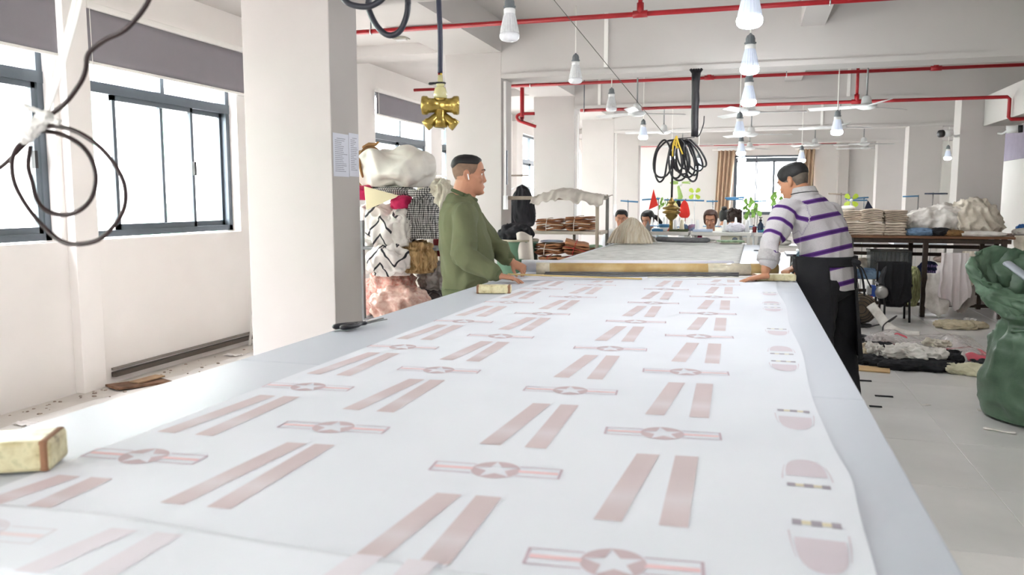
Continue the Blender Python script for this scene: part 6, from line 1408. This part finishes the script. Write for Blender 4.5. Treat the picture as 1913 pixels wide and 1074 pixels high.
def stand(x, y, h, bars, label, cones=2, mt=M_blue):
    o = empty('thread_stand', (x, y, 0), label, 'thread stand', 'blue armed thread stands'); hh = h
    MB().cyl((0, 0, 0), (0, 0, hh + .02), .008, 8).build('pole', M_chrome, o, True); MB().lathe([(.03, 0), (.03, .012), (.01, .02)], n=12).build('pole_base', M_dark, o, True)
    for k, (x0, x1, dz, tilt) in enumerate(bars):
        MB().tube([(x0, -.03 * k, hh + dz - tilt), (x1, -.03 * k, hh + dz + tilt)], .011, 8).build('cross_bar', mt, o, True)
    MB().bbox((0, 0, hh - .36), (.26, .06, .012), .003).build('spool_plate', mt, o)
    for k in range(cones):
        sx = -.08 + .16 * k; MB().lathe([(.026, 0), (.026, .01), (.022, .015), (.012, .10), (.008, .11)], c=(sx, 0, hh - .354), n=12).build('spool_cone', M_whitegloss, o, True)
stand(-1.60, 11.0, 1.385, [(-.10, .14, 0, -.008)], 'thread stand between the columns and the man in the vest')
stand(-1.19, 11.0, 1.415, [(-.22, .02, 0, .010)], 'thread stand carrying the red pennant')
stand(-.83, 11.0, 1.40, [(-.28, .24, 0, -.006)], 'dark pole thread stand carrying the red vest', mt=M_blue)
stand(-.52, 12.0, 1.385, [(-.09, .07, 0, 0)], 'thread stand left of the curtain')
stand(-.09, 10.55, 1.43, [(-.22, .02, 0, .006), (-.2, .0, -.02, .0)], 'thread stand in front of the far window')
stand(.10, 12.0, 1.385, [(-.1, .12, 0, 0)], 'thread stand in front of the dark window mullion')
stand(1.30, 13.0, 1.49, [(-.18, .12, 0, -.01)], 'thread stand with a wooden arm right of the man in stripes', mt=M_pole)
stand(1.62, 13.0, 1.43, [(-.26, .06, 0, .01), (-.22, .04, -.03, .0)], 'thread stand with two blue arms right of the man in stripes')
stand(2.46, 13.6, 1.46, [(-.22, .0, 0, .004)], 'thread stand rising behind the white heap', mt=M_blue)
stand(2.70, 13.8, 1.50, [(-.12, .2, 0, .0)], 'dark thread stand behind the middle of the white heap', mt=M_navy)
for x, y, lab in ((1.46, 13.0, 'sewing table under the thread stands right of the man in stripes'), (2.55, 13.7, 'sewing table behind the white heap')): stable(x, y, .85, lab)
for x, y, z in ((1.66, 12.9, 1.30),): MB().poly([(x - .08, y, z - .15), (x + .16, y, z - .15), (x, y, z + .10)], (0, .01, 0)).build('navy_pennant', mat('navy_cloth', (40, 46, 66), .9), None, label='navy cloth hanging on the thread stand right of the man in stripes', cat='cloth')
M_redc = mat('bright_red_cloth', (222, 56, 46), .85, var=.06)
MB().poly([(-1.315, 10.96, 1.27), (-1.19, 10.97, 1.33), (-1.255, 10.97, 1.55)], (0, .008, 0)).build('red_pennant', M_redc, None, label='bright red pennant on a thread stand', cat='flag')
blob('red_vest', (-.84, 10.96, 1.165), (.15, .06, .24), M_redc, seed=221, sub=4, amp=.12, freq=3, flat=.05, shape=lambda q: V((q.x * (.85 - .35 * q.z), q.y, q.z)), label='bright red vest hanging on the dark thread stand', cat='vest')
blob('yellow_cloth', (-1.0, 10.98, 1.15), (.16, .05, .24), mat('pale_yellow_cloth', (226, 216, 150), .9), seed=223, sub=4, amp=.1, flat=.05, label='pale yellow cloth hanging below the brass fitting', cat='cloth')
blob('dark_towel', (-.925, 11.0, 1.21), (.07, .05, .20), M_black, seed=225, sub=4, amp=.08, flat=.05, label='dark strip of cloth beside the pale yellow one', cat='cloth')
M_lime = mat('lime_plastic', (190, 214, 74), .4, var=.06); M_palegreen = mat('pale_green_plastic', (164, 196, 110), .45, var=.08)
def clipfan(c, r, label, mt, edge):
    o = empty('clip_fan', c, label, 'fan', rz=0)
    for k in range(4):
        a = PI / 4 + k * PI / 2; pts = []
        for t_, w_ in ((.25, .10), (.55, .26), (.85, .30), (1.0, .12)): pts.append((t_, w_))
        up = [(r * (t_ * math.cos(a) - w_ * math.sin(a)), 0, r * (t_ * math.sin(a) + w_ * math.cos(a))) for t_, w_ in pts]; dn = [(r * (t_ * math.cos(a) + w_ * math.sin(a)), .012, r * (t_ * math.sin(a) - w_ * math.cos(a))) for t_, w_ in reversed(pts)]
        if edge: up = [(x, z * .3, y + z * .10) for x, y, z in up]; dn = [(x, z * .3, y + z * .10) for x, y, z in dn]
        MB().poly(up + dn, (0, .006, 0) if not edge else (0, 0, .012)).build('fan_blade', mt, o)
    MB().ball((0, 0, 0), (r * .2, r * .2, r * .2), 12, 8).build('fan_hub', M_whitegloss, o, True)
    MB().cyl((0, .02, 0), (0, .03, .0 - c[2]), .009, 8).build('fan_post', M_whitegloss, o, True)
clipfan((-.735, 11.3, 1.49), .095, 'lime four bladed fan in front of the far wall', M_lime, False)
clipfan((-.94, 11.4, 1.63), .17, 'pale green fan seen edge on above the brass fitting', M_palegreen, True)
clipfan((1.30, 11.7, 1.40), .11, 'lime fan blades just right of the man in stripes', M_lime, False)
MB().limb([(-.96, 11.38, 1.58), (-.93, 11.38, 1.45), (-.96, 11.38, 1.34)], [.02, .035, .03], 10).build('green_bottle', M_palegreen, None, True, label='pale green long bottle under the edge on fan', cat='bottle')
M_leaf = mat('fresh_leaf', (134, 176, 84), .5, var=.15, rgb2=(96, 146, 62))
leaf0 = MB().grid(lambda u, v: V(((u - .5) * .055 * math.sin(PI * (.08 + .9 * v)) , .012 * math.sin(PI * v) - abs(u - .5) * .01, -.085 * v)), 4, 6).build('leaf', M_leaf, None, True)
lm = leaf0.data; bpy.data.objects.remove(leaf0)
def vine(c, n, h, wd, label):
    o = empty('hanging_vine', c, label, 'plant', 'leafy vines among the thread stands')
    MB().tube(spline([(0, 0, 0), (.02, 0, -h * .4), (-.02, 0, -h * .7), (.01, 0, -h)], 4), .004, 6).build('stem', M_leaf, o)
    for k in range(n):
        l = bpy.data.objects.new('leaf', lm); COL.objects.link(l); l.parent = o
        l.location = (random.uniform(-wd, wd) * .5, random.uniform(-.04, .04), -h * (k + .3) / n + .05); l.rotation_euler = (random.uniform(-.5, .5), random.uniform(-.7, .7), random.uniform(-1.2, 1.2)); q = random.uniform(.6, 1.15); l.scale = (q, q, q)
    MB().cyl((0, .01, .0), (0, .01, .0 - c[2]), .005, 6).build('support_stick', M_gpole, o)
random.seed(31)
vine((-1.10, 11.3, 1.40), 14, .12, .26, 'leafy green vine left of the brass fitting')
vine((.0, 11.6, 1.40), 14, .24, .12, 'leafy green vine in front of the far window'); vine((.06, 11.3, 1.36), 10, .2, .10, 'smaller vine beside the one in the window')
vine((.33, 11.2, 1.47), 16, .24, .14, 'bright vine just left of the head of the man in stripes')

# --- sewers
M_hairb = mat('brown_hair', (70, 44, 34), .5, var=.2, nscale=40, bump=.4, bscale=200)
def stool(x, y, label):
    o = empty('work_stool', (x, y, 0), label, 'stool', 'stools of the sewers')
    MB().lathe([(.14, .42), (.155, .425), (.16, .45), (.15, .46), (.02, .462)], n=20).build('seat', M_bleg, o, True)
    for k in range(4):
        a = PI / 4 + k * PI / 2; MB().cyl((.12 * math.cos(a), .12 * math.sin(a), .42), (.17 * math.cos(a), .17 * math.sin(a), 0), .012, 8).build('leg', M_gpole, o, True)
def sewer(x, y, face, bow, hair, tops, label, style, hz=1.13, vest=None):
    stool(x, y, 'stool under the ' + label.split(' bent')[0].split(' seen')[0])
    f = V((math.sin(face), -math.cos(face), 0)); l = V((-f.y, f.x, 0)); o = empty('person', (x, y, 0), label, 'person'); B = V((x, y, 0))
    at_ = lambda a, b, z: B + f * a + l * b + V((0, 0, z))
    HFc = Frame(at_(.10 + .10 * bow, 0, hz), f + V((0, 0, -bow)), f * bow + V((0, 0, 1)))
    secs = [(at_(0, 0, .47), .17, .12, .13), (at_(0, 0, .60), .16, .11, .12), (at_(.02, 0, .75), .17, .11, .12), (at_(.04, 0, .88), .18, .10, .12), (at_(.055, 0, .955), .15, .08, .10), (at_(.07, 0, 1.0), .07, .06, .07)]
    b = MB(); add_head(b, HFc, .96, nz=20); b.tube([HFc.c + V((0, 0, -.03)), at_(.075, 0, 1.0), at_(.06, 0, .93)], [.054, .055, .07], 14); torso(b, dense(secs, 3), -l, f, -.02)
    arms = []
    for s_ in (-1, 1):
        S_, E_, W_ = at_(.05, .17 * s_, .93), at_(.13, .24 * s_, .76), at_(.33, .13 * s_, .80); arms.append((S_, E_, W_))
        P_, R_ = smoothpath([S_, E_, W_], [.045, .038, .027], 5); b.limb(P_, R_, 10)
        add_hand(b, W_, f + V((0, 0, -.12)), (0, 0, 1), -l * s_, [(18, 20, 12)] * 4, .95, .10)
        P_, R_ = smoothpath([at_(.03, .09 * s_, .52), at_(.38, .11 * s_, .50), at_(.40, .11 * s_, .10)], [.085, .06, .04], 5); b.limb(P_, R_, 10); b.limb([at_(.38, .11 * s_, .05), at_(.52, .11 * s_, .03)], [.035, .028], 8)
    P0(mesh_obj('body', remesh(b, .008, 2), M_skin, None, True, fix=False), o)
    face_parts(o, HFc, .96, M_skin, hair)
    for ch in [q for q in bpy.data.objects if q.parent == o and q.name.split('.')[0] != 'body']: ch.matrix_parent_inverse = Matrix.Translation(-V(o.location))
    if style == 'short': hl = lambda th: .030 - .05 * sm(0, -1, math.sin(th)) + .05 * sm(.3, .9, math.sin(th))
    else: hl = lambda th: -.07 - .03 * sm(0, -1, math.sin(th)) + .155 * sm(.15, .75, math.sin(th))
    P0(shell(HFc, hl, .012 if style == 'short' else .018, .96, wob=.0015).build('hair', hair, None, True), o)
    if style == 'tail': P0(MB().limb([HFc(V((.02, -.10, .03))), HFc(V((-.07, -.12, -.02))), HFc(V((-.13, -.10, -.09))), HFc(V((-.16, -.06, -.15)))], [.03, .034, .028, .012], 10).build('ponytail', hair, None, True), o)
    if style == 'bun': P0(MB().ball(HFc(V((0, -.07, .125))), (.045, .045, .04), 14, 10).build('hair_bun', hair, None, True), o)
    if style == 'curly':
        m = MB()
        for k in range(60):
            th = random.uniform(0, 2 * PI); z = random.uniform(-.06, .115)
            if math.sin(th) > .5 and z < .07: continue
            m.ball(HFc(hpoint(z, th, .022)), (.024,) * 3, 7, 5)
        cm = remesh(m, .008, 1); P0(mesh_obj('hair_curls', cm, hair, None, True, fix=False), o)
    s = MB(); torso(s, dense(secs[:-1] + [(at_(.07, 0, .985), .085, .075, .085)], 3), -l, f)
    for S_, E_, W_ in arms: P_, R_ = smoothpath([at_(.05, 0, .9).lerp(S_, .6), S_, E_, W_.lerp(E_, .15)], [.07, .07, .058, .045], 5); s.limb(P_, R_, 12)
    sm_ = remesh(s, .011, 3); wrinkle(sm_, [(a[1], .15) for a in arms], .010, 8, int(x * 10), .4); P0(mesh_obj('top', sm_, tops, None, True, fix=False), o)
    if vest:
        v_ = MB(); torso(v_, dense([(c_, w_ + .012, a_ + .012, d_ + .012) for c_, w_, a_, d_ in secs[1:5]], 3), -l, f); P0(mesh_obj('vest', remesh(v_, .012, 2), vest, None, True, fix=False), o)
    t_ = MB()
    for s_ in (-1, 1):
        P_, R_ = smoothpath([at_(.0, .09 * s_, .53), at_(.38, .11 * s_, .51), at_(.40, .11 * s_, .10)], [.105, .075, .055], 5); t_.limb(P_, R_, 12)
        shoe(o, at_(.40, .11 * s_, 0), f, M_dark)
    P0(mesh_obj('trousers', remesh(t_, .014, 2), M_black, None, True, fix=False), o)
M_wt = mat('white_blouse', (232, 228, 224), .9, var=.04); M_bt = mat('pale_blouse', (226, 220, 210), .9, var=.04)
sewer(-1.625, 10.65, .10, .20, M_hair, mat('white_shirt', (228, 230, 236), .9, var=.03), 'man with short hair in a white shirt and dark vest bent over his sewing', 'short', 1.155, vest=mat('navy_vest', (44, 50, 66), .9))
sewer(-1.30, 11.35, -.35, .45, M_hair, mat('pale_blue_blouse', (206, 222, 230), .9, var=.04), 'woman with a black ponytail bent over her sewing', 'tail', 1.13)
sewer(-.475, 10.72, -.05, .28, M_hairb, M_wt, 'woman with brown hair in a white blouse bent over her sewing', 'long', 1.150)
sewer(-.43, 12.65, 2.6, .3, M_hair, M_bt, 'person with a black hair bun seen from behind', 'bun', 1.13)
sewer(-.24, 11.75, 2.9, .35, mat('dark_curly_hair', (52, 36, 32), .6, var=.2), M_bt, 'person with dark curly hair in a pale top seen from behind', 'curly', 1.15)
